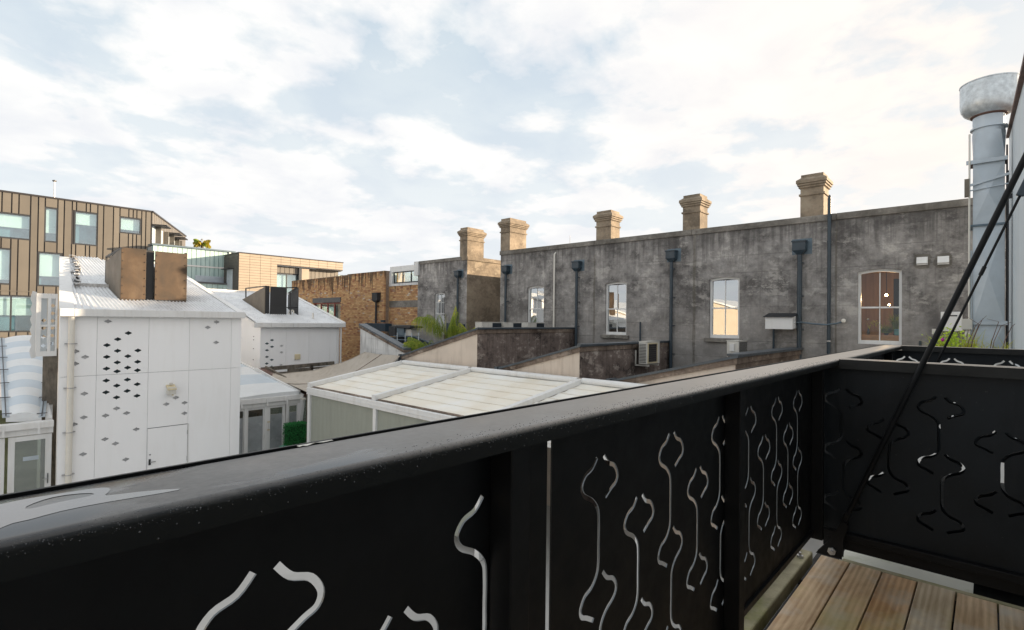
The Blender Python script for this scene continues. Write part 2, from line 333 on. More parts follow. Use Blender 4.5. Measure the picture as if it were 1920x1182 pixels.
# ------------------------------------------------------------------ builders
col_ = C.collection
def rootloc(p):
    while p.parent: p = p.parent
    return p.location.copy()
def tag(o, label=None, cat=None, group=None, kind=None):
    for k, v in (('label', label), ('category', cat), ('group', group), ('kind', kind)):
        if v: o[k] = v
    return o
def thing(name, loc, label, cat, group=None):
    o = bpy.data.objects.new(name, None); col_.objects.link(o); o.location = loc; o.empty_display_size = .2
    return tag(o, label, cat, group)
class MB:
    def __init__(s): s.v = []; s.f = []
    def add(s, vs, fs):
        n = len(s.v); s.v += [Vector(p) for p in vs]; s.f += [tuple(i+n for i in f) for f in fs]; return s
    def box(s, a, b):
        x0, y0, z0 = a; x1, y1, z1 = b
        return s.add([(x0, y0, z0), (x1, y0, z0), (x1, y1, z0), (x0, y1, z0), (x0, y0, z1), (x1, y0, z1), (x1, y1, z1), (x0, y1, z1)],
                     [(0, 3, 2, 1), (4, 5, 6, 7), (0, 1, 5, 4), (1, 2, 6, 5), (2, 3, 7, 6), (3, 0, 4, 7)])
    def prism(s, pts, vec):
        n = len(pts); vec = Vector(vec); pts = [Vector(p) for p in pts]
        return s.add(pts+[p+vec for p in pts], [tuple(range(n))[::-1], tuple(range(n, 2*n))]+[(i, (i+1) % n, n+(i+1) % n, n+i) for i in range(n)])
    def bar(s, a, b, w, h):
        """rectangular bar from a to b; w across, h upwards"""
        a, b = Vector(a), Vector(b); d = (b-a).normalized(); x = d.cross(Vector((0, 0, 1)))
        if x.length < 1e-4: x = Vector((1, 0, 0))
        x.normalize(); u = x.cross(d)
        p = [a-x*w/2-u*h/2, a+x*w/2-u*h/2, a+x*w/2+u*h/2, a-x*w/2+u*h/2]
        return s.prism(p, b-a)
    def tube(s, pts, r, n=10):
        pts = [Vector(p) for p in pts]; k = len(pts); vs = []
        rr = r if isinstance(r, (list, tuple)) else [r]*k
        d0 = (pts[1]-pts[0]).normalized(); x = d0.orthogonal().normalized()
        for i, p in enumerate(pts):
            d = ((pts[min(i+1, k-1)]-pts[max(i-1, 0)])).normalized()
            x = (x-d*x.dot(d)).normalized(); y = d.cross(x)
            vs += [p+x*math.cos(2*math.pi*j/n)*rr[i]+y*math.sin(2*math.pi*j/n)*rr[i] for j in range(n)]
        fs = [(i*n+j, i*n+(j+1) % n, (i+1)*n+(j+1) % n, (i+1)*n+j) for i in range(k-1) for j in range(n)]
        return s.add(vs, fs+[tuple(range(n))[::-1], tuple(range((k-1)*n, k*n))])
    def lathe(s, c, prof, n=32, caps=True):
        c = Vector(c); vs = []
        for r, z in prof: vs += [c+Vector((r*math.cos(2*math.pi*j/n), r*math.sin(2*math.pi*j/n), z)) for j in range(n)]
        k = len(prof); fs = [(i*n+j, i*n+(j+1) % n, (i+1)*n+(j+1) % n, (i+1)*n+j) for i in range(k-1) for j in range(n)]
        if caps: fs += [tuple(range(n))[::-1], tuple(range((k-1)*n, k*n))]
        return s.add(vs, fs)
    def grid(s, fn, nu, nv):
        vs = [fn(i/nu, j/nv) for i in range(nu+1) for j in range(nv+1)]; w = nv+1
        return s.add(vs, [(i*w+j, (i+1)*w+j, (i+1)*w+j+1, i*w+j+1) for i in range(nu) for j in range(nv)])
    def join(s, o): return s.add(o.v, o.f)
    def moved(s, d):
        r = MB(); r.v = [p+Vector(d) for p in s.v]; r.f = list(s.f); return r
    def build(s, name, mat, parent=None, smooth=False, bevel=0, loc=None, fix=True):
        lo = Vector([min(p[i] for p in s.v) for i in range(3)]); hi = Vector([max(p[i] for p in s.v) for i in range(3)])
        org = rootloc(parent) if parent else (Vector(loc) if loc else Vector(((lo.x+hi.x)/2, (lo.y+hi.y)/2, lo.z)))
        me = bpy.data.meshes.new(name); me.from_pydata([p-org for p in s.v], [], s.f); 
        if fix:
            bm = bmesh.new(); bm.from_mesh(me); bmesh.ops.recalc_face_normals(bm, faces=bm.faces); bm.to_mesh(me); bm.free()
        me.materials.append(mat)
        if smooth:
            me.shade_smooth()
            if smooth == 'auto': me.set_sharp_from_angle(angle=R(35))
        o = bpy.data.objects.new(name, me); col_.objects.link(o)
        if parent: o.parent = parent
        else: o.location = org
        if bevel:
            b = o.modifiers.new('bevel', 'BEVEL'); b.width = bevel; b.segments = 2; b.limit_method = 'ANGLE'
        return o
def B(a, b): return MB().box(a, b)
def copy_piece(o, offset):
    c = o.copy(); col_.objects.link(c); c.parent = o.parent; c.location = o.location+Vector(offset); return c
_pc = {}
def plate(outer, holes, mapping, thick):
    """flat plate with holes, outline in 2-D; mapping(a, b, c) -> world point, c runs 0..thick"""
    cu = bpy.data.curves.new('outline', 'CURVE'); cu.dimensions = '2D'; cu.fill_mode = 'BOTH'; cu.extrude = .5
    for poly in [outer]+holes:
        sp = cu.splines.new('POLY'); sp.points.add(len(poly)-1); sp.use_cyclic_u = True
        for i, (a, b) in enumerate(poly): sp.points[i].co = (a, b, 0, 1)
    ob = bpy.data.objects.new('outline', cu); me = bpy.data.meshes.new_from_object(ob)
    mb = MB(); mb.v = [Vector(mapping(v.co.x, v.co.y, (v.co.z+.5)*thick)) for v in me.vertices]
    mb.f = [tuple(p.vertices) for p in me.polygons]
    bpy.data.objects.remove(ob); bpy.data.curves.remove(cu); bpy.data.meshes.remove(me)
    bm = bmesh.new(); vs = [bm.verts.new(p) for p in mb.v]
    for f in mb.f:
        try: bm.faces.new([vs[i] for i in f])
        except ValueError: pass
    bmesh.ops.remove_doubles(bm, verts=bm.verts, dist=1e-5); bmesh.ops.recalc_face_normals(bm, faces=bm.faces)
    bm.verts.index_update(); r = MB(); r.v = [v.co.copy() for v in bm.verts]; r.f = [tuple(v.index for v in f.verts) for f in bm.faces]; bm.free()
    return r
def PX(x): return lambda a, b, c: (x+c, a, b)      # plate in a plane of constant x, outline (y, z)
def PY(y): return lambda a, b, c: (a, y+c, b)      # plate in a plane of constant y, outline (x, z)
def rect(a0, b0, a1, b1): return [(a0, b0), (a1, b0), (a1, b1), (a0, b1)]
def tuft(mb, c, n, rad, L, w, droop=.5, up_=1.0, rng=random):
    """n grass-like blades out of c"""
    for _ in range(n):
        a = rng.uniform(0, 6.283); p = Vector(c)+Vector((rng.uniform(-rad, rad), rng.uniform(-rad, rad), 0))
        l = L*rng.uniform(.5, 1.1); d = Vector((math.cos(a), math.sin(a), 0)); sd_ = Vector((-d.y, d.x, 0))*w/2
        out = rng.uniform(.2, .9)*droop; q = []
        for t in (0, .4, .75, 1):
            cc = p+d*l*out*t*(.4+t)+Vector((0, 0, l*up_*(t-.45*t*t*out*1.6)))
            q += [cc-sd_*(1-t*.9), cc+sd_*(1-t*.9)]
        mb.add(q, [(0, 1, 3, 2), (2, 3, 5, 4), (4, 5, 7, 6)])
def leafcloud(mb, n, fn, size, rng=random):
    for _ in range(n):
        p = Vector(fn()); a = Vector((rng.gauss(0, 1), rng.gauss(0, 1), rng.gauss(0, 1))).normalized(); b = a.orthogonal().normalized()*size*rng.uniform(.5, 1.2); a = a*size*rng.uniform(.5, 1.2)
        mb.add([p-a*.5, p+b*.35, p+a*.6, p-b*.35], [(0, 1, 2, 3)])
GZ = -5.1

# ------------------------------------------------------------------ ground
g = MB().grid(lambda u, v: (-300+u*900, -300+v*900, GZ), 6, 6).build('ground', M['ground'], fix=False); tag(g, kind='structure')

# ------------------------------------------------------------------ the long rendered terrace building
XW = 16.6
tb = thing('terrace_building', (XW, 8, GZ), 'long dark rendered terrace with chimneys, sash windows and downpipes', 'building')
def arched(y0, y1, z0, z1, rise=.06):
    n = 8; pts = [(y0, z0), (y1, z0), (y1, z1-rise)]
    for i in range(1, n): t = i/n; pts.append((y1+(y0-y1)*t, z1-rise+rise*math.sin(math.pi*t)))
    return pts+[(y0, z1-rise)]
wins = [(13.45, 14.35, -.40, 1.47), (9.62, 10.52, -.46, 1.47), (5.68, 6.62, -.46, 1.47), (1.64, 2.60, -.50, 1.49)]
plate([(-8, GZ), (15.93, GZ), (15.93, 2.90), (-8, 2.90)], [arched(*w_) for w_ in wins], PX(XW), .34).build('main_wall', M['wall'], tb)
plate([(18.12, GZ), (21.88, GZ), (21.88, 2.87), (18.12, 2.87)], [arched(19.72, 20.50, -.70, 1.36)], PX(XW), .34).build('end_wall', M['wall'], tb)
B((XW+.003, 18.105, GZ), (30, 18.45, 2.84)).build('light_well_wall', M['chim'], tb)
B((XW+.34, 15.6, GZ), (30, 15.93, 2.9)).build('light_well_wall', M['wall'], tb)
B((22.5, 15.93, GZ), (22.8, 18.1, 2.3)).build('light_well_wall', M['wall'], tb)
B((XW+.34, -8, 2.30), (30, 15.6, 2.42)).build('roof', M['roofing'], tb)
B((XW+.34, 18.45, 2.30), (30, 21.88, 2.42)).build('roof', M['roofing'], tb)
B((29.8, -8, GZ), (30, 15.6, 2.6)).build('rear_wall', M['wall'], tb)
# parapet band: sections butted end to end
def band(y0, y1, z0, z1, name='parapet_band'):
    B((XW-.045, y0+.004, z0), (XW+.40, y1-.004, z1)).build(name, M['cope'], tb, bevel=.012)
for y0, y1 in ((-8, -4), (-4, 0.2), (.2, 3.1), (3.1, 7.2), (7.2, 11.0), (11.0, 13.2), (13.2, 15.97)): band(y0, y1, 2.90, 3.08)
for y0, y1 in ((18.5, 20.6), (20.6, 21.9)): band(y0, y1, 2.87, 3.03)
B((XW-.04, 18.055, 2.845), (26, 18.48, 3.033)).build('parapet_band', M['chim'], tb, bevel=.012)
# chimneys: shaft, string course, three corbel steps, sloped cap
def chimney(x0, x1, y0, y1, zb, zt, name='chimney'):
    m = MB()
    def lay(o, z0, z1): m.box((x0-o, y0-o, z0), (x1+o, y1+o, z1))
    h = zt-zb
    lay(0, zb, zt-.62); lay(.035, zt-.62, zt-.565); lay(.0, zt-.565, zt-.40)
    lay(.015, zt-.40, zt-.385); lay(.045, zt-.385, zt-.335); lay(.025, zt-.335, zt-.320); lay(.075, zt-.320, zt-.270); lay(.05, zt-.270, zt-.255)
    lay(.10, zt-.255, zt-.165)
    a, b = .10, -.01
    q = [(x0-a, y0-a, zt-.165), (x1+a, y0-a, zt-.165), (x1+a, y1+a, zt-.165), (x0-a, y1+a, zt-.165), (x0-b, y0-b, zt-.08), (x1+b, y0-b, zt-.08), (x1+b, y1+b, zt-.08), (x0-b, y1+b, zt-.08)]
    m.add(q, [(0, 3, 2, 1), (4, 5, 6, 7), (0, 1, 5, 4), (1, 2, 6, 5), (2, 3, 7, 6), (3, 0, 4, 7)])
    lay(-.01, zt-.08, zt)
    o = m.build(name, M['chim'], tb)
    f = B((x0+.12, y0+.12, zt), (x1-.12, y1-.12, zt+.03)).build('flue_top', M['dark'], o)
    return o
chimney(XW-.02, XW+1.06, 17.98+.12, 18.62, 3.03, 4.40)
chimney(XW-.02, XW+1.06, 15.37, 15.93, 3.08, 4.50)
chimney(XW+.42, XW+1.05, 10.56, 11.22, 2.4, 4.27)
chimney(XW+.42, XW+1.05, 7.12, 7.72, 2.4, 4.35)
chimney(XW+.42, XW+1.05, 3.50, 4.10, 2.4, 4.40)

# sash windows
def sash(y0, y1, z0, z1, kind='old'):
    d = XW+.075
    fr = plate(arched(y0, y1, z0, z1), [arched(y0+.065, y1-.065, z0+.10, z1-.07, .045)], PX(d), .10).build('window', M['white_metal'], tb)
    zm = (z0+z1)/2-.02; ym = (y0+y1)/2
    B((d+.02, y0+.06, zm-.022), (d+.075, y1-.06, zm+.022)).build('meeting_rail', M['white_metal'], fr)
    for a, b in ((z0+.09, zm-.022), (zm+.022, z1-.09)):
        B((d+.04, ym-.012, a), (d+.07, ym+.012, b)).build('glazing_bar', M['white_metal'], fr)
    gm = M['glass_old'] if kind != 'clear' else M['glass_clear']
    for k, (a, b) in enumerate(((z0+.09, zm-.02), (zm+.02, z1-.10))):
        for c, e in ((y0+.06, ym-.012), (ym+.012, y1-.06)):
            t = random.uniform(-.004, .004)
            MB().add([(d+.055+t, c, a), (d+.055, e, a), (d+.055-t, e, b), (d+.055, c, b)], [(0, 1, 2, 3)]).build('pane', gm, fr, fix=False)
    return fr
def sill(y0, y1, z, fr): B((XW-.12, y0-.12, z-.13), (XW+.12, y1+.12, z-.01)).build('sill', M['cope'], fr, bevel=.01)
for i, w_ in enumerate(wins):
    fr = sash(*w_, kind='clear' if i == 3 else 'old')
    if i in (1, 2): sill(w_[0], w_[1], w_[2], fr)
    if i < 3:
        B((XW+.345, w_[0]-.1, w_[2]-.1), (XW+1.6, w_[1]+.1, w_[3]+.1)).build('room_interior', M['darkroom'], fr)
        if i == 0: MB().grid(lambda u, v: (XW+.25+.02*math.sin(u*60), w_[0]+.05+u*.8, w_[2]+.08+v*.85), 40, 1).build('curtain', M['curtain'], fr, smooth=True, fix=False)
# barred window of the end wall
y0, y1, z0, z1 = 19.72, 20.50, -.70, 1.36
fr = sash(y0, y1, z0, z1); B((XW+.345, y0-.1, z0-.1), (XW+1.4, y1+.1, z1+.1)).build('room_interior', M['darkroom'], fr)
for k in range(6): B((XW+.03, y0+.10+k*.115, z0+.1), (XW+.045, y0+.115+k*.115, z1-.12)).build('window_bar', M['white_metal'], fr)
for z in (.3, .85): B((XW+.02, y0+.06, z), (XW+.03, y1-.06, z+.02)).build('window_bar', M['white_metal'], fr)
# lit room with plants behind the right-hand window
wr = wins[3]; fr = [o for o in tb.children if o.name.startswith('window')][3]
rm = MB(); X0, X1 = XW+.345, XW+3.2
rm.box((X1, -.2, -1.5), (X1+.1, 4.6, 2.2)); rm.box((X0, -.3, -1.5), (X1, -.2, 2.2)); rm.box((X0, 4.6, -1.5), (X1, 4.7, 2.2)); rm.box((X0, -.2, 2.2), (X1, 4.6, 2.28)); rm.box((X0, -.2, -1.6), (X1, 4.6, -1.5))
rm.build('room_interior', M['brown_room'], fr)
B((X0+.01, wr[0]-.2, -.36), (X0+.32, wr[1]+.2, -.26)).build('inner_sill', M['orange_timber'], fr)
B((XW+.26, wr[0]-.02, -.46), (XW+.335, wr[1]+.02, -.36)).build('inner_sill', M['orange_timber'], fr)
MB().box((X0+.9, 1.4, -1.5), (X0+1.3, 1.95, 1.3)).build('tall_cabinet', M['dark'], fr)
MB().lathe((X0+1.3, 2.16, .86), [(.008, .045), (.028, .03), (.032, 0), (.02, -.02)], 12).build('lamp_bulb', M['bulb'], fr)
MB().lathe((X0+1.6, 2.13, .60), [(.008, .03), (.02, .015), (.02, -.015)], 10).build('lamp_bulb', M['bulb'], fr)
MB().tube([(X0+1.3, 2.16, .93), (X0+1.3, 2.16, 2.2)], .008, 6).build('lamp_cord', M['dark'], fr)
ll_ = bpy.data.lights.new('room_lamp', 'POINT'); ll_.energy = 9; ll_.color = (1, .66, .36); ll_.shadow_soft_size = .05; lo_ = bpy.data.objects.new('room_lamp', ll_); col_.objects.link(lo_); lo_.location = (X0+1.3, 2.16, .75)
# the things on its inner sill
p = thing('potted_plant', (X0+.16, 1.78, -.26), 'two tone teal ceramic pot with trailing green fern on the inner window sill', 'plant')
MB().lathe((X0+.16, 1.78, -.26), [(.05, 0), (.075, .03), (.082, .13), (.078, .17)], 16).build('pot', M['pot'], p, smooth='auto')
m = MB(); tuft(m, (X0+.16, 1.80, -.1), 130, .06, .48, .03, 1.0, 1.2); m.build('leaves', M['leaf'], p, fix=False)
p = thing('potted_plant', (X0+.14, 2.02, -.26), 'bushy light green fern behind the middle bar of the right window', 'plant')
MB().lathe((X0+.14, 2.02, -.26), [(.04, 0), (.055, .05), (.05, .07)], 12).build('pot', M['dark'], p)
m = MB(); tuft(m, (X0+.14, 2.02, -.2), 220, .10, .36, .028, 1.3, .9); m.build('leaves', M['leaf'], p, fix=False)
p = thing('flower_vase', (X0+.12, 2.42, -.26), 'small dark blue vase with yellow and white flowers at the left of the right window', 'vase')
MB().lathe((X0+.12, 2.42, -.26), [(.025, 0), (.045, .05), (.03, .10), (.014, .16), (.018, .18)], 14).build('vase', M['navy'], p, smooth='auto')
m = MB(); tuft(m, (X0+.12, 2.40, -.1), 14, .01, .3, .008, 1.0, 1.0); leafcloud(m, 60, lambda: (X0+.12+random.gauss(0, .03), 2.28+random.gauss(0, .07), .06+random.gauss(0, .05)), .035); m.build('stems', M['leaf_yellow'], p, fix=False)
MB().lathe((X0+.12, 2.43, .14), [(.005, 0), (.03, .02), (.025, .04), (.005, .05)], 10).build('flower', M['white_metal'], p)

# rainwater heads and downpipes
def downpipe(yc, ztop, zbot, w=.34, h=.24, plate_=True, parent=tb, x=XW, r=.055, mat='pipe', reach=.0, pl=(.30, .36)):
    m = MB().tube([(x-.12, yc, ztop-h-.12), (x-.12, yc, zbot)], r, 12)
    dp = m.build('downpipe', M[mat], parent, smooth='auto')
    for z in [ztop-h-.35-k*.95 for k in range(int((ztop-zbot)/.95))]:
        MB().lathe((x-.12, yc, z), [(r, -.015), (r+.012, -.012), (r+.012, .012), (r, .015)], 12).build('pipe_collar', M[mat], dp)
        B((x-.12, yc-r-.03, z-.015), (x, yc-r+.0, z+.015)).build('pipe_bracket', M[mat], dp)
    a = MB().box((x-.24, yc-w/2, ztop-h), (x-.005, yc+w/2, ztop)); a.box((x-.26, yc-w/2-.02, ztop-.03), (x-.004, yc+w/2+.02, ztop+.012))
    q = [(x-.24, yc-w/2, ztop-h), (x-.005, yc-w/2, ztop-h), (x-.005, yc+w/2, ztop-h), (x-.24, yc+w/2, ztop-h), (x-.18, yc-r, ztop-h-.12), (x-.06, yc-r, ztop-h-.12), (x-.06, yc+r, ztop-h-.12), (x-.18, yc+r, ztop-h-.12)]
    a.add(q, [(0, 1, 2, 3), (7, 6, 5, 4), (0, 4, 5, 1), (1, 5, 6, 2), (2, 6, 7, 3), (3, 7, 4, 0)])
    a.build('rainwater_head', M[mat], dp, bevel=.006)
    if plate_: B((x-.004, yc-w/2-.12, ztop-h-.10), (x, yc+w/2+.06, ztop+.08)).build('backing_plate', M['plate'], dp)
downpipe(18.63, 2.34, -1.9, .30, .22); downpipe(15.50, 2.38, -1.4, .30, .24)
downpipe(11.74, 2.32, -1.0, .32, .26); downpipe(7.86, 2.42, -1.9, .32, .26); downpipe(3.98, 2.38, -1.0, .34, .27, r=.062)
# tall vent pipe, white pipe, stub pipes
vp = MB().tube([(XW-.10, 3.25, -1.2), (XW-.10, 3.25, 3.50)], .046, 12).build('vent_pipe', M['pipe'], tb, smooth='auto')
for z in (-.45, .3, 1.15, 2.3, 3.0): MB().lathe((XW-.10, 3.25, z), [(.046, -.02), (.056, -.018), (.056, .018), (.046, .02)], 12).build('pipe_collar', M['steel' if z == -.45 else 'pipe'], vp)
MB().lathe((XW-.10, 3.25, 3.50), [(.035, 0), (.04, .06), (.01, .10)], 10).build('pipe_cap', M['pipe'], vp)
MB().tube([(XW-.07, 12.87, -.25), (XW-.07, 12.87, 2.70), (XW+.02, 12.87, 2.78)], .035, 10).build('vent_pipe', M['white_pvc'], tb, smooth='auto')
for y, zt in ((9.02, .02), (4.72-.05, -.02), (1.26, -.38)): MB().tube([(XW-.08, y, -1.2), (XW-.08, y, zt)], .03, 8).build('pipe_stub', M['pipe'], tb, smooth='auto')
# plaster strips where old pipes were, pale repair patches
for y, w_, z0, z1 in ((11.00, .10, -1.5, 2.55), (7.12, .11, -1.6, 2.88), (3.10, .05, -.9, 2.85)):
    m = MB(); n = 14
    L = [(y-w_/2*random.uniform(.55, 1.1), z0+(z1-z0)*i/n) for i in range(n+1)]; Rr = [(y+w_/2*random.uniform(.55, 1.1), z0+(z1-z0)*i/n) for i in range(n+1)]
    m.prism([(XW-.004, a, b) for a, b in L+Rr[::-1]], (.004, 0, 0)); m.build('plaster_strip', M['cope'], tb)
for yc, zc in ((1.23, 1.63), (.82, 1.62)):
    n = 12; m = MB(); pts = [(XW-.004, yc+.21*math.cos(i*6.283/n)*random.uniform(.85, 1.15)/max(.75, abs(math.cos(i*6.283/n))+.2), zc+.19*math.sin(i*6.283/n)*random.uniform(.9, 1.1)) for i in range(n)]
    m.prism(pts, (.004, 0, 0)); m.build('plaster_patch', M['cope'], tb)
    v = MB().box((XW-.05, yc-.11, zc-.10), (XW, yc+.11, zc+.10)).build('wall_vent', M['white_metal'], tb)
    MB().prism([(XW-.05, yc-.11, zc+.10), (XW-.10, yc-.11, zc-.06), (XW-.05, yc-.11, zc-.08)], (0, .22, 0)).build('vent_hood', M['white_metal'], v)
# white cabinet, meter box and cables right of the window
cb = B((XW-.20, .46, -.12), (XW, .86, .35)).build('white_cabinet', M['white_metal'], tb, bevel=.012)
B((XW-.205, .55, .24), (XW-.2, .80, .27)).build('vent_slot', M['dark'], cb); B((XW-.204, .78, .0), (XW-.2, .81, .07)).build('warning_sticker', M['red_frame'], cb)
for y in (.78, .70, .58): MB().tube([(XW-.12, y, -.12), (XW-.12, y, -1.0)], .012, 6).build('cabinet_pipe', M['steel'], cb)
B((XW-.12, .93, -.20), (XW, 1.03, -.07)).build('meter_box', M['ac_white'], tb); MB().tube([(XW-.06, .99, -.20), (XW-.06, .99, -.9)], .022, 8).build('red_collar_pipe', M['white_pvc'], tb)

# white boxed unit with its hose
ub = thing('boxed_unit', (16.3, 4.4, -.14), 'white sheet metal box with dark hood fixed beside a thick downpipe', 'appliance')
MB().prism([(16.10, 4.06, -.14), (16.10, 4.06, .22), (16.55, 4.06, .30), (16.55, 4.06, -.1)], (0, .72, 0)).build('casing', M['white_metal'], ub)
MB().prism([(16.04, 4.02, .20), (16.58, 4.02, .31), (16.58, 4.02, .325), (16.04, 4.02, .215)], (0, .80, 0)).build('hood', M['dark'], ub)
B((16.45, 4.72, .18), (16.6, 4.80, .26)).build('bracket', M['dark'], ub)
hp = [(16.42, 4.08, 0.05), (16.42, 3.9, .06), (16.42, 3.6, .02), (16.42, 3.3, .0), (16.44, 3.05, .04), (16.5, 2.95, .08), (16.6, 2.92, .10)]
MB().tube(hp, .022, 8).build('hose', M['plate'], ub, smooth=True)
MB().lathe((16.5, 2.90, .11), [(.02, -.06), (.055, -.03), (.055, .03), (.02, .06)], 12).build('hose_elbow', M['white_pvc'], ub, smooth=True)
MB().tube([(17.4, 12.75, 2.4), (17.4, 12.75, 3.55)], .012, 6).build('roof_rod', M['steel'], tb)

# ------------------------------------------------------------------ lean-tos: dark side wall, cream front wall, metal capping
def leanto(yc, ztop, yend, zend, label, xf=11.38, front='cream', side='black_wall', group='party walls of the lean-tos'):
    t = thing('leanto', (xf, yc, GZ), label, 'outbuilding', group)
    B((xf+.004, yc-.004, GZ), (XW-.006, yc+.24, ztop-.201)).build('side_wall', M[side], t)
    MB().prism([(xf, yc+.006, GZ), (xf, yc+.006, ztop-.205), (xf, yend, zend-.20), (xf, yend, GZ)], (.25, 0, 0)).build('front_wall', M[front], t)
    # rendered blocks of the side wall, joints recessed
    if side == 'black_wall':
        bl_, bh_ = .445, .222; proto = None; r = 0; z = ztop-.205-bh_
        while z > -2.4:
            x = xf+.01-(bl_/2 if r % 2 else 0)
            while x < XW-.02:
                xa_, xb_ = max(x, xf+.006), min(x+bl_, XW-.01)
                if xb_-xa_ > .05:
                    if abs(xb_-xa_-bl_) < 1e-4 and proto is not None: q_ = copy_piece(proto, (x-px0, 0, z-pz0)); q_.location.y += random.uniform(-.002, .002)
                    else:
                        q_ = B((xa_+.004, yc-.012, z+.004), (xb_-.004, yc-.004, z+bh_-.004)).build('block', M[side], t)
                        if proto is None and abs(xb_-xa_-bl_) < 1e-4: proto, px0, pz0 = q_, x, z
                x += bl_
            z -= bh_; r += 1
    # trim band below the capping
    B((xf+.27, yc-.035, ztop-.20), (XW-.006, yc+.27, ztop-.06)).build('trim_band', M['trim'], t, bevel=.008)
    MB().prism([(xf-.035, yc-.035, ztop-.20), (xf-.035, yc-.035, ztop-.06), (xf-.035, yend, zend-.06), (xf-.035, yend, zend-.20)], (.30, 0, 0)).build('trim_band', M['trim'], t)
    # capping sheets
    B((xf+.30, yc-.07, ztop-.06), (XW-.006, yc+.30, ztop)).build('capping', M['capping'], t, bevel=.008)
    d = Vector((0, yend-yc, zend-ztop)); n = 2
    for i in range(n):
        a = Vector((xf-.07, yc-.07, ztop))+d*(i/n); b = Vector((xf-.07, yc-.07, ztop))+d*((i+1)/n)-d.normalized()*.004
        MB().prism([a, b, b-Vector((0, 0, .06)), a-Vector((0, 0, .06))], (.368, 0, 0)).build('capping', M['capping'], t)
    MB().prism([(xf-.08, yend-.03, zend+.012), (xf-.08, yend+.09, zend+.012), (xf-.08, yend+.09, zend-.34), (xf-.08, yend-.0, zend-.34)], (.40, 0, 0)).build('capping_end', M['capping'], t)
    MB().prism([(xf+.25, yc+.25, ztop-.5), (xf+.25, yend+.2, zend-.5), (xf+.25, yend+.2, zend-.6), (xf+.25, yc+.25, ztop-.6)], (XW-xf-.3, 0, 0)).build('roof', M['roofing'], t)
    return t
e1 = on(750, 665, 'X', 11.31); e2 = on(931, 689, 'X', 11.31); e3 = on(1142, 712, 'X', 11.31)
leanto(11.9, -.22, e1.y, e1.z, 'lean-to with sooty side wall and three flat air units on its roof')
t2 = leanto(7.98, -.60, e2.y, e2.z, 'middle lean-to with cream sloping front and an air conditioner hung on its dark side')
leanto(3.96, -.66, e3.y, e3.z, 'nearest lean-to whose sloping capping is half hidden by the black balcony rail', side='trim')
w0 = on(673, 607, 'X', 11.31); w1 = on(753, 652, 'X', 11.31)
t = thing('leanto', (11.38, w1.y, GZ), 'white painted block lean-to with black streaks against the brick building', 'outbuilding', 'party walls of the lean-tos')
y0, y1 = w1.y-.1, w0.y; z0, z1 = w1.z-.03, w0.z
# block courses of the white front wall, each block proud of its joint
m = MB().prism([(11.40, y0, GZ), (11.40, y0, z0-.16), (11.40, y1, z1-.16), (11.40, y1, GZ)], (.2, 0, 0)); m.build('wall_core', M['white_block'], t)
zc = z1-.16; row = 0
while zc > -3.2:
    ya = y1
    while ya > y0+.02:
        L = 1.16 if not (row % 2 and ya == y1) else .58
        yb = max(y0, ya-L); 
        def top(y): return z1-.16+(z0-z1)*(y1-y)/(y1-y0)
        ta, tb_ = min(zc, top(ya)), min(zc, top(yb)); zb = zc-.42
        if ta > zb+.02:
            if tb_ < zb: yb = ya-(ya-y0)*0+0; yb = y1-(y1-y0)*(z1-.16-zb)/(z1-z0); tb_ = zb+.001
            MB().prism([(11.38, ya-.004, zb+.008), (11.38, ya-.004, ta), (11.38, yb+.004, tb_), (11.38, yb+.004, zb+.008)], (.02, 0, 0)).build('block', M['white_block'], t)
        ya -= L
    zc -= .42; row += 1
for a, b, mt, nm in ((0, .06, 'capping', 'capping'), (.06, .16, 'trim', 'trim_band')):
    MB().prism([(11.33-.0*a, y0, z0-a), (11.33, y1+.05, z1-a), (11.33, y1+.05, z1-b), (11.33, y0, z0-b)], (.34, 0, 0)).build(nm, M[mt], t)
B((11.66, y0+.1, -1.55), (XW-.3, y1-.3, -1.42)).build('roof', M['roofing'], t); B((15.0, y1-.29, -1.55), (XW-.3, 24.2, -1.42)).build('roof', M['roofing'], t)
B((11.6, y1-.25, GZ), (XW-.3, y1-.02, -1.56)).build('side_wall', M['capping'], t)
a = on(735, 603, 'X', 15.8); MB().prism([(15.9, y1, z1+.05), (15.9, y1-1.2, z1+.0), (15.9, y1-1.2, z1-.5), (15.9, y1, z1-.5)], (.1, 0, 0)).build('upstand', M['navy'], t)
g0, g1 = on(742, 617, 'X', 15.2), on(812, 645, 'X', 15.2)
MB().prism([g0, g1, g1-Vector((0, 0, .9)), g0-Vector((0, 0, .9))], (.06, 0, 0)).build('rear_upstand', M['navy'], t)
MB().prism([g0+Vector((0, 0, .03)), g1+Vector((0, 0, .03)), g1, g0], (-.12, 0, 0)).build('flashing', M['plate'], t)
# air plant on that roof
def rbox(px0, py0, px1, py1, x, dx, mat, name, par, bevel=.01):
    a, b = on(px0, py0, 'X', x), on(px1, py1, 'X', x)
    return B((x, min(a.y, b.y), min(a.z, b.z)), (x+dx, max(a.y, b.y), max(a.z, b.z))).build(name, M[mat], par, bevel=bevel)
ap = thing('roof_plant', on(760, 632, 'X', 14.2), 'pale square duct box on grey frame on the dark roof behind the white lean-to', 'machinery')
rbox(744, 614, 757, 629, 14.2, .5, 'plate', 'duct_box', ap); rbox(742, 611, 769, 616, 14.1, .7, 'dark', 'hood', ap); rbox(759, 617, 771, 630, 14.3, .5, 'ac_white', 'duct_box', ap)
for py in (631, 638):
    a, b = on(738, py-1, 'X', 14.0), on(782, py, 'X', 14.0); MB().bar(a, b, .04, .04).build('frame_rail', M['plate'], ap)
for px in (745, 760, 772, 785):
    a, b = on(px, 624, 'X', 13.98), on(px, 641, 'X', 13.98); MB().bar(a, b, .035, .035).build('frame_post', M['galv'], ap)
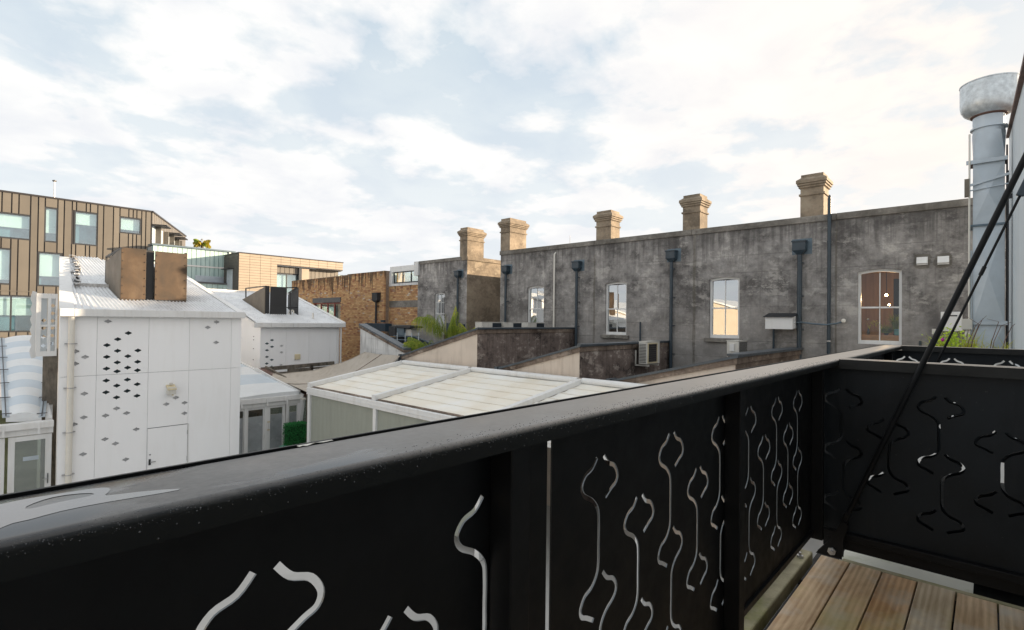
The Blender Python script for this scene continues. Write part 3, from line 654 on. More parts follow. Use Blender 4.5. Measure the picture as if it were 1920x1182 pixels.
ab = thing('roof_plant', on(736, 632, 'X', 14.9), 'tall black fan box beside the pale duct box on the dark roof', 'machinery'); rbox(729, 612, 741, 631, 14.9, .5, 'dark', 'casing', ab); rbox(730, 632, 742, 640, 14.7, .5, 'enclosure_dark', 'base', ab)
ab = thing('roof_plant', on(700, 615, 'X', 15.3), 'low dark blue box with round lid against the brick wall behind the white capping', 'machinery'); rbox(684, 606, 722, 622, 15.3, .4, 'navy', 'casing', ab); a = on(718, 605, 'X', 15.5); MB().lathe(a, [(.13, 0), (.13, .10), (.15, .11), (.15, .13)], 16).build('lid', M['pipe'], ab)

# air conditioners on the lean-tos
def acunit(x0, x1, y0, y1, z0, z1, label, fan='y', grp='outdoor air conditioner units', simple_=False):
    t = thing('air_conditioner', ((x0+x1)/2, (y0+y1)/2, z0), label, 'air conditioner', grp)
    B((x0, y0, z0), (x1, y1, z1)).build('casing', M['ac_white'], t, bevel=.02)
    B((x0-.01, y0-.01, z1+.001), (x1+.01, y1+.01, z1+.014)).build('lid', M['ac_white'], t)
    if fan == 'y':
        cx, cz, r = x0+(x1-x0)*.40, (z0+z1)/2, min(x1-x0, z1-z0)*.40
        fg = plate(rect(cx-r-.03, cz-r-.03, cx+r+.03, cz+r+.03), [rect(cx-r, cz-r, cx+r, cz+r)], PY(y0-.022), .02).build('fan_frame', M['grille_yellow'], t)
        B((cx-r, y0-.004, cz-r), (cx+r, y0-.001, cz+r)).build('fan_back', M['dark'], fg)
        if not simple_:
            for k in range(9): B((cx-r, y0-.016, cz-r+.02+k*(2*r-.04)/8), (cx+r, y0-.012, cz-r+.028+k*(2*r-.04)/8)).build('fan_bar', M['enclosure_grey'], fg)
    return t
ac = acunit(14.2, 15.02, 7.52, 7.80, -1.26, -.58, 'aged air conditioner on wall brackets at the dark side of the middle lean-to')
for k in range(13): B((14.188, 7.55, -1.20+k*.045), (14.199, 7.77, -1.185+k*.045)).build('louvre', M['dark'], ac)
for x in (14.3, 14.9): MB().bar((x, 7.5, -1.30), (x, 7.98, -1.30), .04, .04).build('bracket', M['ac_white'], ac); MB().bar((x, 7.95, -1.30), (x, 7.95, -.85), .04, .04).build('bracket', M['ac_white'], ac)
ac = acunit(15.4, 16.15, 5.28, 5.62, -.98, -.50, 'air conditioner with pipe cover peeping over the nearest lean-to below a window', fan='n')
B((15.36, 5.40, -.80), (15.4, 5.52, -.58)).build('pipe_cover', M['white_metal'], ac)
for k in range(9): B((15.46+k*.075, 5.268, -.95), (15.48+k*.075, 5.279, -.53)).build('coil_guard_bar', M['dark'], ac)
for x0, lb in ((12.36, 'nearest of three flat air units in a row on the roof of the sooty lean-to'), (13.43, 'middle of three flat air units in a row on the roof of the sooty lean-to'), (14.75, 'farthest of three flat air units in a row, beside the white pipe')):
    ac = acunit(x0, x0+.98, 12.7, 13.05, -.8, -.06, lb, fan='n')
    for k in range(5): B((x0+.52, 12.69, -.30+k*.045), (x0+.93, 12.699, -.275+k*.045)).build('louvre', M['dark'], ac)
    B((x0+.50, 12.693, -.33), (x0+.95, 12.697, -.08)).build('louvre_back', M['navy'], ac)

# ------------------------------------------------------------------ brick building beyond the terrace
bb = thing('brick_building', (16.4, 28, GZ), 'low yellow brick building with red framed window left of the grey terrace', 'building')
XB = 16.40
def brickwall(y0, y1, zb, zt0, zt1, x, holes, name='brickwork'):
    m = MB(); z = zb; r = 0; bl, bh = .232, .086
    while z < max(zt0, zt1):
        y = y0-(bl/2 if r % 2 else 0)
        while y < y1:
            a, b = max(y, y0), min(y+bl-.012, y1); yc = (a+b)/2; zt = zt0+(zt1-zt0)*(yc-y0)/(y1-y0)
            if b-a > .03 and z+bh <= zt+.02 and not any(h[0] < yc < h[1] and h[2] < z+.04 < h[3] for h in holes):
                j = random.uniform(-.006, .006); m.box((x+j, a, z), (x+.1, b, z+bh-.012))
            y += bl
        z += bh; r += 1
    o = m.build(name, M['brick'], bb, fix=False); o['kind'] = 'stuff'; return o
wy0, wy1, wz0, wz1 = 29.3, 32.8, -.10, 1.30
brickwall(24.62, 36.0, -3.4, 2.72, 2.62, XB, [(wy0, wy1, wz0-.45, wz1)])
plate([(24.64, GZ), (36, GZ), (36, 2.60), (24.64, 2.70)], [rect(wy0, wz0-.1, wy1, wz1)], PX(XB+.02), .3).build('wall', M['mortar'], bb)
MB().box((XB+.32, 24.64, GZ), (30, 24.9, 2.7)).build('end_wall', M['brick'], bb)
B((XB+.2, 24.9, 2.1), (30, 36, 2.2)).build('roof', M['roofing'], bb)
# window
B((XB-.03, wy0-.02, 1.02), (XB+.1, wy1+.05, 1.32)).build('lintel', M['lintel'], bb)
wf = plate(rect(wy0, wz0-.1, wy1, 1.01), [rect(wy0+.06+k*.86, wz0+.1, wy0+.06+k*.86+.74, .93) for k in range(4)], PX(XB+.06), .08).build('window', M['red_frame'], bb)
for k in range(4): B((XB+.09, wy0+.06+k*.86, wz0+.1), (XB+.096, wy0+.80+k*.86, .93)).build('pane', M['glass_far'], wf)
B((XB+.7, wy0-.1, wz0-.1), (XB+.75, wy1+.1, 1.1)).build('room_interior', M['curtain'], wf)
B((XB-.04, wy0-.05, wz0-.20), (XB+.06, wy1+.05, wz0-.1)).build('sill', M['brick'], wf)
# recessed bay with red bricks, concrete beam and strip window
brickwall(21.9, 24.62, -3.2, 1.88, 1.88, XB+.35, [(20, 25, .66, 1.04)])
B((XB+.38, 21.9, GZ), (XB+.6, 24.62, 1.85)).build('wall', M['mortar'], bb)
B((XB+.33, 21.9, .66), (XB+.5, 24.62, 1.03)).build('concrete_beam', M['cope'], bb)
B((XB+.25, 21.9, -.75), (XB+.5, 24.62, -.28)).build('concrete_beam', M['cope'], bb)
B((XB+.30, 21.86, 1.84), (XB+.7, 24.75, 1.97)).build('sill_beam', M['white_block'], bb)
B((XB+.35, 21.9, 2.62), (XB+.7, 24.62, 2.92)).build('upper_band', M['white_metal'], bb)
B((XB+.30, 24.35, 1.97), (XB+.6, 24.62, 2.62)).build('corner_pier', M['white_block'], bb)
B((XB+.1, 21.75, 2.30), (XB+.7, 22.1, 3.02)).build('corner_pier', M['white_block'], bb)
sf = plate(rect(22.1, 1.97, 24.35, 2.62), [rect(22.16, 2.05, 22.75, 2.57), rect(22.81, 2.05, 23.5, 2.57), rect(23.56, 2.05, 24.3, 2.57)], PX(XB+.42), .06).build('window', M['far_frame'], bb)
for a, b in ((22.16, 22.75), (22.81, 23.5), (23.56, 24.3)): B((XB+.45, a, 2.05), (XB+.455, b, 2.57)).build('pane', M['glass_far'], sf)
B((XB+1.2, 22, 1.97), (XB+1.25, 24.4, 2.62)).build('room_interior', M['blind'], sf)
downpipe(on(706, 560, 'X', 16.3).y, 1.47, -1.2, .52, .42, False, bb, XB, .06, 'dark'); downpipe(on(569, 565, 'X', 16.3).y, 1.2, -1.2, .6, .42, False, bb, XB, .06, 'dark')
B((13.5, 22.6, -3.0), (16.2, 33, -2.9)).build('lower_roof', M['roofing'], bb)
# ------------------------------------------------------------------ white panelled boxes with ogee cut-outs
def lens(cx, cz, w=.162, h=.128):
    """small four-pointed ornament: wide points left and right, short points above and below"""
    a, b = w/2, h/2
    q = [(a, 0), (a*.80, b*.28), (a*.50, b*.44), (a*.24, b*.60), (a*.09, b*.80), (0, b*1.0)]
    q2 = [(-x, z) for x, z in q[:-1]][::-1]
    top = q+q2; bot = [(x, -z) for x, z in top[1:-1]][::-1]
    return [(cx+x, cz+z) for x, z in top+bot]
def panelbox(label, X, Y, zt, zb, joints, zj, open_cut, blind_cut, yback, roofz, door=None, scale=1, left=None):
    t = thing('white_clad_building', ((X[0]+X[1])/2, Y, GZ), label, 'building', 'white clad buildings')
    th = .03
    core = MB().prism([(X[0]+.02, Y+.10, GZ), (X[1]-.02, Y+.10, GZ), (X[1]-.02, Y+.10, zt), (X[0]+.02, Y+.10, zt)], (0, .1, 0)); core.build('backing_wall', M['recess'], t)
    zs = [zt]+zj+[zb]
    for i in range(len(joints)-1):
        xa, xb = joints[i]+.003, joints[i+1]-.003
        for k in range(len(zs)-1):
            za, zc = zs[k+1]+.004, zs[k]-.004
            if door and abs(joints[i]-door[0]) < .1 and k == len(zs)-2:
                za = door[2]+.02
            # cut-outs crossing an edge are left to the edge panel as notches
            hs = [lens(x, z) for x, z in open_cut+blind_cut if xa+.085 < x < xb-.085 and za+.05 < z < zc-.05]
            plate(rect(xa, za, xb, zc), hs, PY(Y), th).build('wall_panel', M['white_panel'], t)
            for x, z in blind_cut:      # pressed ornaments: a shallow recess rim standing a few mm proud
                if xa < x < xb and za+.04 < z < zc-.04:
                    if xa+.085 < x < xb-.085: B((x-.09, Y+.060, z-.075), (x+.09, Y+.066, z+.075)).build('ornament', M['shade_panel'], t)  # white backing greyed: shade of the recess put into the colour
                    else:
                        o1 = [(min(max(a, xa), xb), b) for a, b in lens(x, z)]; plate(o1, [], PY(Y-.008), .008).build('ornament', M['white_panel'], t)
    zr = roofz
    # side walls and back
    for xs in (X[0], X[1]-.1):
        (lambda sk: MB().prism([(xs, Y+.035, GZ), (xs+sk, yback, GZ), (xs+sk, yback, zr-.1), (xs, Y+.035, zt-.02)], (.1, 0, 0)))(left if left and xs == X[0] else 0).build('side_wall', M['white_panel'], t)
    B((X[0]+.1+(left or 0), yback-.1, GZ), (X[1]-.1, yback, zr-.15)).build('rear_wall', M['white_panel'], t)
    B((X[0]+.02, Y+.02, GZ), (X[1]-.02, Y+.20, zb-.02)).build('plinth', M['ground'], t)
    return t
def corrugated(par, X, Y0, Y1, z0, z1, clip=None, thick=.03, name='roof_sheet', w=.76, mat='zinc'):
    x = X[0]; pitch = .090
    while x < X[1]-.01:
        xe = min(x+w, X[1]); n = max(6, int((xe-x)/pitch*6)); m = MB()
        def P(u, v):
            yy = Y0+(Y1-Y0)*v; lo = clip(yy) if clip else x; xl = max(x, lo); xx = max(xl, xl+(xe-xl)*u) if xe > xl else xl; return (xx, yy, z0+(z1-z0)*(yy-Y0)/(Y1-Y0)+.019*math.sin(xx/pitch*2*math.pi)+thick)
        m.grid(P, n, 3); m.build(name, M[mat], par, smooth=True, fix=False); x = xe
g0x, g0z, dx_, dz_ = 2.87, -.61, .2235, .153
openc = [(3.32, -.45), (3.095, -.61), (2.87, -.76), (3.095, -.915), (3.54, -.92), (2.87, -1.065), (3.32, -1.065), (3.095, -1.22), (3.54, -1.225), (2.87, -1.37), (3.32, -1.37), (3.095, -1.455), (3.54, -1.455), (2.87, -1.68), (3.32, -1.69), (3.095, -1.83), (3.54, -1.83), (2.87, -1.985), (3.32, -1.99), (3.095, -2.14), (3.54, -2.14)]
blindc = [(2.88, -.14), (2.24, -.90), (2.43, -1.05), (2.24, -1.21), (2.43, -1.98), (2.43, -2.58), (2.24, -2.73), (2.43, -3.51), (3.10, -2.43), (2.87, -2.59), (3.32, -2.58), (3.54, -3.04), (2.87, -3.20), (3.09, -3.35), (3.32, -3.81), (4.45, -2.28), (4.22, -2.44), (4.67, -2.45), (4.67, -2.75), (5.23, -.30), (5.46, -.14), (5.46, -.75),
    (2.68, -.61), (2.68, -.915), (2.68, -1.22), (2.68, -1.60), (2.68, -1.83), (2.68, -2.14), (3.75, -.45), (3.75, -1.06), (3.75, -1.37), (3.75, -1.68), (3.75, -1.99), (3.75, -2.60)]
Y1 = 16.9
wb = panelbox('tall white panelled box with rows of dark cut-outs, a door and a rusty roof enclosure', (1.93, 6.16), Y1, -.02, -4.24, [1.93, 2.66, 3.78, 4.76, 5.88, 6.16], [-1.53], openc, blindc, 25.0, 2.1, door=(3.78, 4.76, -3.07), left=.9)
zq = lambda y: .06+.252*(y-16.9)
# roof: lower sheets, upper raised sheets, flashing, barge and box gutter
sk = lambda y: 2.08+.9*(y-16.9)/8.1
corrugated(wb, (2.08, 6.18), 16.86, 25.0, .05, zq(25), clip=sk, thick=.045)
MB().prism([(2.0, 16.85, .04), (6.18, 16.85, .04), (6.18, 25, zq(25)-.02), (2.9, 25, zq(25)-.02)], (0, 0, -.05)).build('roof_deck', M['white_metal'], wb)
corrugated(wb, (2.40, 3.95), 20.0, 25.0, zq(20), zq(25), clip=lambda y: sk(y)+.22, thick=.11)
MB().prism([(2.60, 19.95, zq(20)+.0), (3.4, 19.95, zq(20)+.0), (3.4, 19.95, zq(20)+.13), (2.60, 19.95, zq(20)+.13)], (0, .06, 0)).build('step_flashing', M['torn'], wb)
MB().prism([(1.90, 16.85, .12), (2.20, 16.85, .12), (3.08, 25.0, zq(25)+.06), (2.80, 25.0, zq(25)+.06)], (0, 0, -.07)).build('barge_flashing', M['white_metal'], wb)
MB().prism([(6.08, 16.8, .12), (6.26, 16.8, .12), (6.26, 25.0, zq(25)+.07), (6.08, 25.0, zq(25)+.07)], (0, 0, -.12)).build('barge_flashing', M['white_metal'], wb)
rng = random.Random(4)
for k in range(11):      # loose torn flaps along the upstand
    tt = k/10; yy = 19.9+5.0*tt; xx = 2.66+.52*tt
    m = MB(); c = Vector((xx+rng.uniform(-.06, .06), yy, zq(yy)+.12)); n = 9
    ring = [c+Vector((.10*math.cos(i*6.283/n)*rng.uniform(.5, 1.3), .42*math.sin(i*6.283/n)*rng.uniform(.5, 1.2), rng.uniform(-.03, .04)+.03*math.sin(i*6.283/n))) for i in range(n)]
    m.add([c+Vector((0, 0, .04))]+ring, [(0, i+1, (i+1) % n+1) for i in range(n)]); m.build('torn_flap', M['torn'], wb, fix=False)
xs = [1.90, 2.20, 2.78, 3.38, 3.98, 4.58, 5.18, 5.75, 6.20]
for a, b in zip(xs, xs[1:]): B((a+.003, 16.70, -.02), (b-.003, 16.88, .17)).build('gutter_section', M['white_metal'], wb, bevel=.01)
for a in xs[1:-1]: B((a-.012, 16.692, -.025), (a+.012, 16.70, .175)).build('gutter_joiner', M['white_metal'], wb)
dpp = MB().tube([(2.14, 16.80, -.02), (2.14, 16.80, GZ+.1)], .065, 14).build('drain_pipe', M['white_pvc'], wb, smooth='auto')
for z in (-.70, -1.80, -2.90, -3.95): MB().lathe((2.14, 16.80, z), [(.066, -.012), (.074, -.01), (.074, .01), (.066, .012)], 14).build('pipe_strap', M['steel'], dpp); B((2.02, 16.82, z-.012), (2.26, 16.895, z+.012)).build('strap_foot', M['steel'], dpp)
# door, light box
dr = B((3.795, 16.905, GZ+.02), (4.755, 16.94, -3.07)).build('door', M['white_panel'], wb, bevel=.004)
B((3.775, 16.895, GZ), (3.79, 16.95, -3.05)).build('door_frame', M['shade_panel'], dr); B((4.762, 16.885, GZ), (4.785, 16.95, -3.05)).build('door_frame', M['white_metal'], dr)
for z in (-3.35, -4.1): B((4.745, 16.89, z), (4.775, 16.905, z+.12)).build('hinge', M['steel'], dr)
B((3.83, 16.885, -4.06), (3.88, 16.905, -3.90)).build('door_handle', M['dark'], dr, bevel=.004); B((3.86, 16.86, -3.99), (3.99, 16.885, -3.97)).build('door_handle', M['steel'], dr); MB().lathe((3.86, 16.895, -3.79), [(.018, 0), (.018, .02)], 10).build('door_lock', M['dark'], dr)
B((2.9, 16.87, -4.42), (3.05, 16.90, -4.36)).build('tap', M['steel'], wb)
wl_ = MB().box((4.21, 16.70, -2.16), (4.40, 16.90, -1.96)).build('wall_lamp', M['ac_white'], wb, bevel=.01)
MB().prism([(4.20, 16.68, -2.00), (4.20, 16.90, -1.90), (4.20, 16.90, -1.93), (4.20, 16.68, -2.03)], (.21, 0, 0)).build('lamp_hood', M['grille_yellow'], wl_); MB().lathe((4.31, 16.85, -1.90), [(.04, 0), (.04, .05)], 10).build('lamp_sensor', M['ac_white'], wl_)
MB().lathe((4.33, 16.74, -2.19), [(.02, 0), (.03, .03)], 10).build('lamp_lens', M['grille_yellow'], wl_)

# second white box
Y2 = 23.9
oc2 = [(on(x, y, 'Y', Y2).x, on(x, y, 'Y', Y2).z) for x, y in ((510, 638), (500.6, 644.4), (510, 650.5), (500.6, 657), (500.4, 669.5), (509.5, 675), (500, 682), (509.3, 688))]
bl2 = [(on(x, y, 'Y', Y2).x, on(x, y, 'Y', Y2).z) for x, y in ((528, 649), (528, 661), (527, 685), (535.5, 632), (535.5, 655), (535.5, 668), (535.5, 680))]
wb2 = panelbox('shorter white panelled box farther back with eight small cut-outs and a beige vent', (9.52, 13.35), Y2, -.30, -2.75, [9.52, 9.95, 10.67, 11.77, 12.84, 13.35], [], [], bl2, 29.8, 1.25)
for (x, z) in oc2: plate(lens(x, z, .17, .12), [], PY(Y2-.005), .005).build('ornament', M['recess'], wb2)
for z in (-.85, -1.0, -1.4, -1.9): MB().lathe((9.50, 24.6, z), [(.01, -.02), (.025, 0), (.01, .02)], 8).build('vent_hole', M['dark'], wb2)
corrugated(wb2, (9.3, 13.5), 23.8, 29.8, -.28, 1.35, thick=.05)
MB().prism([(9.3, 23.8, -.28), (13.5, 23.8, -.28), (13.5, 29.8, 1.3), (9.3, 29.8, 1.3)], (0, 0, -.06)).build('roof_deck', M['white_metal'], wb2)
MB().prism([(13.42, 23.75, -.18), (13.6, 23.75, -.18), (13.6, 29.8, 1.45), (13.42, 29.8, 1.45)], (0, 0, -.12)).build('barge_flashing', M['white_metal'], wb2)
B((9.3, 29.7, 1.3), (13.6, 29.9, 1.46)).build('ridge_flashing', M['white_metal'], wb2)
for a, b in zip((9.15, 9.9, 10.9, 11.9, 12.8), (9.9, 10.9, 11.9, 12.8, 13.55)): B((a+.003, 23.66, -.42), (b-.003, 23.84, -.22)).build('gutter_section', M['white_metal'], wb2, bevel=.01)
MB().tube([(13.22, 23.82, -.42), (13.22, 23.82, -2.8)], .035, 8).build('drain_pipe', M['white_metal'], wb2, smooth='auto'); MB().tube([(13.36, 23.78, -.42), (13.36, 23.78, -2.8)], .04, 8).build('drain_pipe', M['white_metal'], wb2, smooth='auto')
B((11.08, 23.84, -1.93), (11.34, 23.9, -1.68)).build('square_vent', M['grille_yellow'], wb2, bevel=.012)
MB().tube([(12.3, 24.6, -.1), (12.3, 24.6, .28)], .035, 10).build('roof_pipe', M['white_pvc'], wb2, smooth='auto')
# low roof between the two boxes (pale sheets behind the first roof)
lr = thing('link_roof', (8.3, 27, GZ), 'pale low roof filling the gap between the two white boxes', 'roof')
corrugated(lr, (6.4, 9.3), 27.4, 30.2, .85, 1.35, thick=.05); B((6.3, 30.1, 1.3), (10.2, 30.3, 1.5)).build('ridge_flashing', M['white_metal'], lr); B((6.4, 27.6, GZ), (9.3, 30.2, .8)).build('wall', M['white_panel'], lr)

# rusty enclosures on the roofs
def enclosure(label, x0, x1, y0, yb, zt, zg, gap, mats, slope, left_top):
    t = thing('plant_enclosure', ((x0+x1)/2, y0, zg), label, 'plant screen', 'screened plant enclosures on the white roofs')
    g0, g1 = gap
    B((x0, y0, zg+.10), (g0, y0+.04, zt)).build('front_panel', M[mats[0]], t, bevel=.004)
    B((g1, y0-.03, zg+.10), (x1, y0+.01, zt-.03)).build('front_panel', M[mats[0]], t, bevel=.004)
    B((g0, y0+.10, zg+.10), (g1, y0+.14, zt-.01)).build('recessed_strip', M['enclosure_dark'], t)
    B((x0, y0-.01, zg), (x0+.45, y0+.03, zg+.09)).build('base_angle', M[mats[0]], t); B((x1-.42, y0-.03, zg), (x1, y0+.01, zg+.09)).build('base_angle', M[mats[0]], t)
    # side screens with raking tops
    for k, xs in enumerate((x0, x1-.04)):
        MB().prism([(xs, y0+.04, zg+.02), (xs, yb, zg+(yb-y0)*slope+.02), (xs, yb, zg+(yb-y0)*slope+left_top), (xs, y0+.04, zt-.01)], (.04, 0, 0)).build('side_panel', M[mats[1] if k == 0 else mats[0]], t)
    for xs in (x0+.02, x1-.02):
        MB().bar((xs, yb, zg+.3), (xs, yb, zt-.12), .05, .05).build('frame_post', M['enclosure_dark'], t); MB().bar((xs, y0, zt-.02), (xs, yb, zt-.12), .05, .05).build('frame_rail', M['enclosure_dark'], t)
    MB().bar((x0, yb, zt-.12), (x1, yb, zt-.12), .05, .05).build('frame_rail', M['enclosure_dark'], t)
    # rivets
    for xx in (x0+.04, g0-.03, g1+.04, x1-.05):
        for k in range(6): MB().lathe((xx, y0-.045 if xx > g1-.01 else y0-.012, zg+.25+k*(zt-zg-.4)/5), [(.002, -.012), (.012, -.008), (.012, .008), (.002, .012)], 6).build('rivet', M['enclosure_dark'], t)
    return t
e = enclosure('rust brown two panel enclosure standing on the tall white box roof', 3.40, 5.06, 18.35, 20.5, 1.98, .40, (4.0, 4.22), ('rustboard', 'enclosure_grey'), .25, .75)
B((3.6, 18.7, .62), (4.8, 19.4, 1.5)).build('hidden_unit', M['ac_white'], e)
a, b = on(498, 538, 'Y', 25.3), on(557, 590, 'Y', 25.3)
e2_ = thing('plant_enclosure', (10.9, 25.3, 0), 'charcoal enclosure with long raking tan side screen on the farther white roof', 'plant screen', 'screened plant enclosures on the white roofs')
def E2(px, py, y=25.3): return on(px, py, 'Y', y)
zb2 = E2(515, 598).z
B((E2(507.5, 538).x, 25.3, zb2), (E2(538, 538).x, 25.35, E2(520, 538).z)).build('front_panel', M['enclosure_dark'], e2_)
B((E2(498, 538).x, 25.38, zb2), (E2(507, 538).x, 25.42, E2(520, 537).z)).build('front_panel', M['enclosure_dark'], e2_)
xl = E2(498, 538).x
p1, p2, p3 = on(453.5, 563, 'X', xl), on(453.5, 580, 'X', xl), E2(498, 597)
MB().prism([Vector((xl, 25.32, zb2)), Vector((xl, 25.32, E2(498, 538).z)), Vector((xl, p1.y, p1.z)), Vector((xl, p1.y, p2.z))], (-.03, 0, 0)).build('side_panel', M['enclosure_grey'], e2_)
xr = E2(557, 560).x
q1, q2 = on(540, 553, 'X', xr), on(540, 590, 'X', xr)
MB().prism([Vector((xr, 25.2, E2(557, 598).z)), Vector((xr, 25.2, E2(557, 539).z)), Vector((xr, q1.y, q1.z)), Vector((xr, q1.y, q2.z))], (.03, 0, 0)).build('side_panel', M['enclosure_dark'], e2_)
for A, Bp in ((E2(538, 540), E2(557, 539)), (E2(557, 539), E2(541, 550, 26.2)), (E2(544, 548), E2(544, 590)), (E2(538, 577), E2(557, 577)), (E2(541, 598), E2(557, 598)), (on(461, 541, 'X', xl), on(461, 562, 'X', xl)), (on(461, 541, 'X', xl), E2(498, 537))):
    MB().bar(A, Bp, .05, .05).build('frame_bar', M['enclosure_dark'], e2_)
for k in range(3): MB().tube([E2(540+3*k, 590), E2(543+2*k, 583), E2(549+k, 581+k), E2(551, 590), E2(553, 597)], .02, 6).build('loose_hose', M['white_pvc'], e2_, smooth=True)
MB().tube([E2(512, 599), E2(515, 594), E2(522, 596), E2(527, 599)], .02, 6).build('loose_hose', M['white_pvc'], e2_, smooth=True)

# perforated shutter frame at the left of the white box
sh = thing('perforated_shutter', (1.6, 17.2, -1.1), 'grey steel shutter frame with star cut-outs bracketed to the white box at left', 'shutter')
S = lambda px, py, y=17.25: on(px, py, 'Y', y)
x0, x1, z0, z1 = S(67, 600).x, S(107, 600).x, S(90, 668).z, S(90, 551).z
xm = S(93, 600).x; zm = S(80, 611).z
for a, b in (((x0, z0), (x1, z0+.12)), ((x0, z1-.12), (x1, z1)), ((x0+.02, zm-.025), (x1, zm+.025))): B((a[0], 17.2, a[1]), (b[0], 17.26, b[1])).build('frame_rail', M['white_metal'], sh, bevel=.005)
for xx, w_ in ((x0, .09), (xm-.04, .06), (x1-.04, .04)): B((xx, 17.195, z0), (xx+w_, 17.25, z1)).build('frame_post', M['white_metal'], sh, bevel=.005)
for xa, xb, cuts in ((x0+.09, xm-.04, [zm+.13, zm-.06, zm-.28, zm-.5]), (xm+.02, x1-.04, [zm+.5, zm+.31, zm+.12, zm-.06, zm-.25, zm-.45])):
    plate(rect(xa, z0+.1, xb, z1-.1), [lens((xa+xb)/2, c, .10, .12) for c in cuts], PY(17.30), .01).build('perforated_sheet', M['perf'], sh)
plate([(x0-.06, z0-.05)]+[(x0-.06-(.04 if k % 2 else 0), z0+(z1-z0)*k/12) for k in range(1, 12)]+[(x0-.06, z1+.06), (x0+.02, z1+.03), (x0+.02, z0-.03)], [], PY(17.33), .01).build('scalloped_edge', M['white_metal'], sh)
gp = thing('dark_gap_wall', (1.95, 18.5, GZ), 'dark mossy wall strip seen in the gap beside the striped canopy', 'wall'); B((1.80, 18.6, GZ), (2.1, 18.7, -.9)).build('panel', M['old_timber'], gp)

# ------------------------------------------------------------------ left pavilion with striped canopy
def glazedwall(t, X, Y, ztop, mulls, frost=True):
    """posts with doors between; mulls = [(x, width)]"""
    for x, w_ in mulls: B((x-w_/2, Y-.03, GZ), (x+w_/2, Y+.05, ztop)).build('post', M['white_metal'], t, bevel=.005)
lp = thing('glazed_pavilion', (.6, 17.6, GZ), 'left glazed pavilion with white door frames under a blue and white striped canopy', 'building', 'glazed pavilions with vaulted canopies')
B((-2.5, 17.45, -2.82), (1.92, 17.68, -2.66)).build('gutter', M['white_metal'], lp, bevel=.01); B((-2.5, 17.55, -2.98), (1.92, 17.68, -2.83)).build('lintel', M['white_metal'], lp)
for x in (.98, 1.62): B((x, 17.43, -2.95), (x+.04, 17.46, -2.7)).build('gutter_bracket', M['white_metal'], lp)
for x in (-1.1, .02): 
    B((x, 17.6, GZ), (x+.08, 17.68, -2.98)).build('post', M['white_metal'], lp)
xa, xb = 1.10, 1.90
for k, (a, b) in enumerate(((1.10, 1.90), (.14, 1.04), (-1.0, .0))):
    f = plate(rect(a, GZ+.02, b, -3.0), [rect(a+.12, GZ+.2, b-.12, -3.12)], PY(17.58), .06).build('door', M['white_metal'], lp, bevel=.004)
    B((a+.12, 17.61, GZ+.2), (b-.12, 17.615, -3.12)).build('pane', M['glass_door'], f)
    if k == 0:
        B((1.825, 17.56, -4.25), (1.845, 17.58, -4.0)).build('door_handle', M['lintel'], f); B((1.74, 17.54, -4.14), (1.83, 17.56, -4.12)).build('door_handle', M['steel'], f)
        B((1.37, 17.602, -3.62), (1.66, 17.606, -3.52)).build('paper_strip', M['stripes'] if False else M['galv'], f)
B((-2.5, 20.5, GZ), (1.9, 20.6, -2.7)).build('inner_wall', simple('olive interior wall', (.22, .24, .13), .8, var=.6, scale=1.5), lp); B((.7, 18.8, GZ), (.95, 19, -2.7)).build('inner_post', M['darkroom'], lp)
# vaulted canopy: ruled between the gutter and a higher back edge, arched across
def vault(name, A, Bv, Cv, D, rise, mat, par, nu=14, nv=18, bow=0):
    A, Bv, Cv, D = map(Vector, (A, Bv, Cv, D))     # A,B front corners; D,C back corners
    def P(u, v):
        a = A.lerp(D, v); b = Bv.lerp(Cv, v); p = a.lerp(b, u); k = 4*u*(1-u); return p+Vector((0, k*bow, rise*k))
    return MB().grid(P, nu, nv).build(name, mat, par, smooth=True, fix=False)
A, Bq = on(11, 784, 'Y', 17.75), on(78, 783, 'Y', 17.75); D, Cq = on(3, 636, 'Y', 23.5), on(97, 636, 'Y', 23.5)
# stripes follow the length of the vault, so the colour is set per band of the sheet
def bandvault(par, A, Bv, Cv, D, rise, nb, name='canopy_band', fr=.5, bow=0, pw=1.0):
    A, Bv, Cv, D = map(Vector, (A, Bv, Cv, D))
    def P(u, v):
        a = A.lerp(D, v); b = Bv.lerp(Cv, v); p = a.lerp(b, u); k = 4*u*(1-u); return p+Vector((0, k*bow, rise*k))
    e = [((i/nb)**pw) for i in range(nb+1)]
    for i in range(nb):
        MB().grid(lambda u, v: P(u, e[i]+(e[i+1]-e[i])*v), 14, 3).build(name, M['white_vinyl'] if i % 2 == 0 else M['blue_vinyl'], par, smooth=True, fix=False)
M['white_vinyl'] = simple('white canopy vinyl', (.72, .74, .75), .4, 0, .04, 2, .05, dirt=((.58, .57, .55), .25)); M['blue_vinyl'] = simple('pale blue canopy vinyl', (.54, .61, .67), .4, 0, .05, 2, .05)
bandvault(lp, A, Bq, Cq, D, .13, 11)
MB().prism([A+Vector((0, -.01, -.1)), Bq+Vector((0, -.01, -.1)), Bq+Vector((0, -.01, .02)), A.lerp(Bq, .75)+Vector((0, -.01, .10)), A.lerp(Bq, .5)+Vector((0, -.01, .135)), A.lerp(Bq, .25)+Vector((0, -.01, .10)), A+Vector((0, -.01, .02))], (0, .02, 0)).build('canopy_front', M['white_vinyl'], lp)
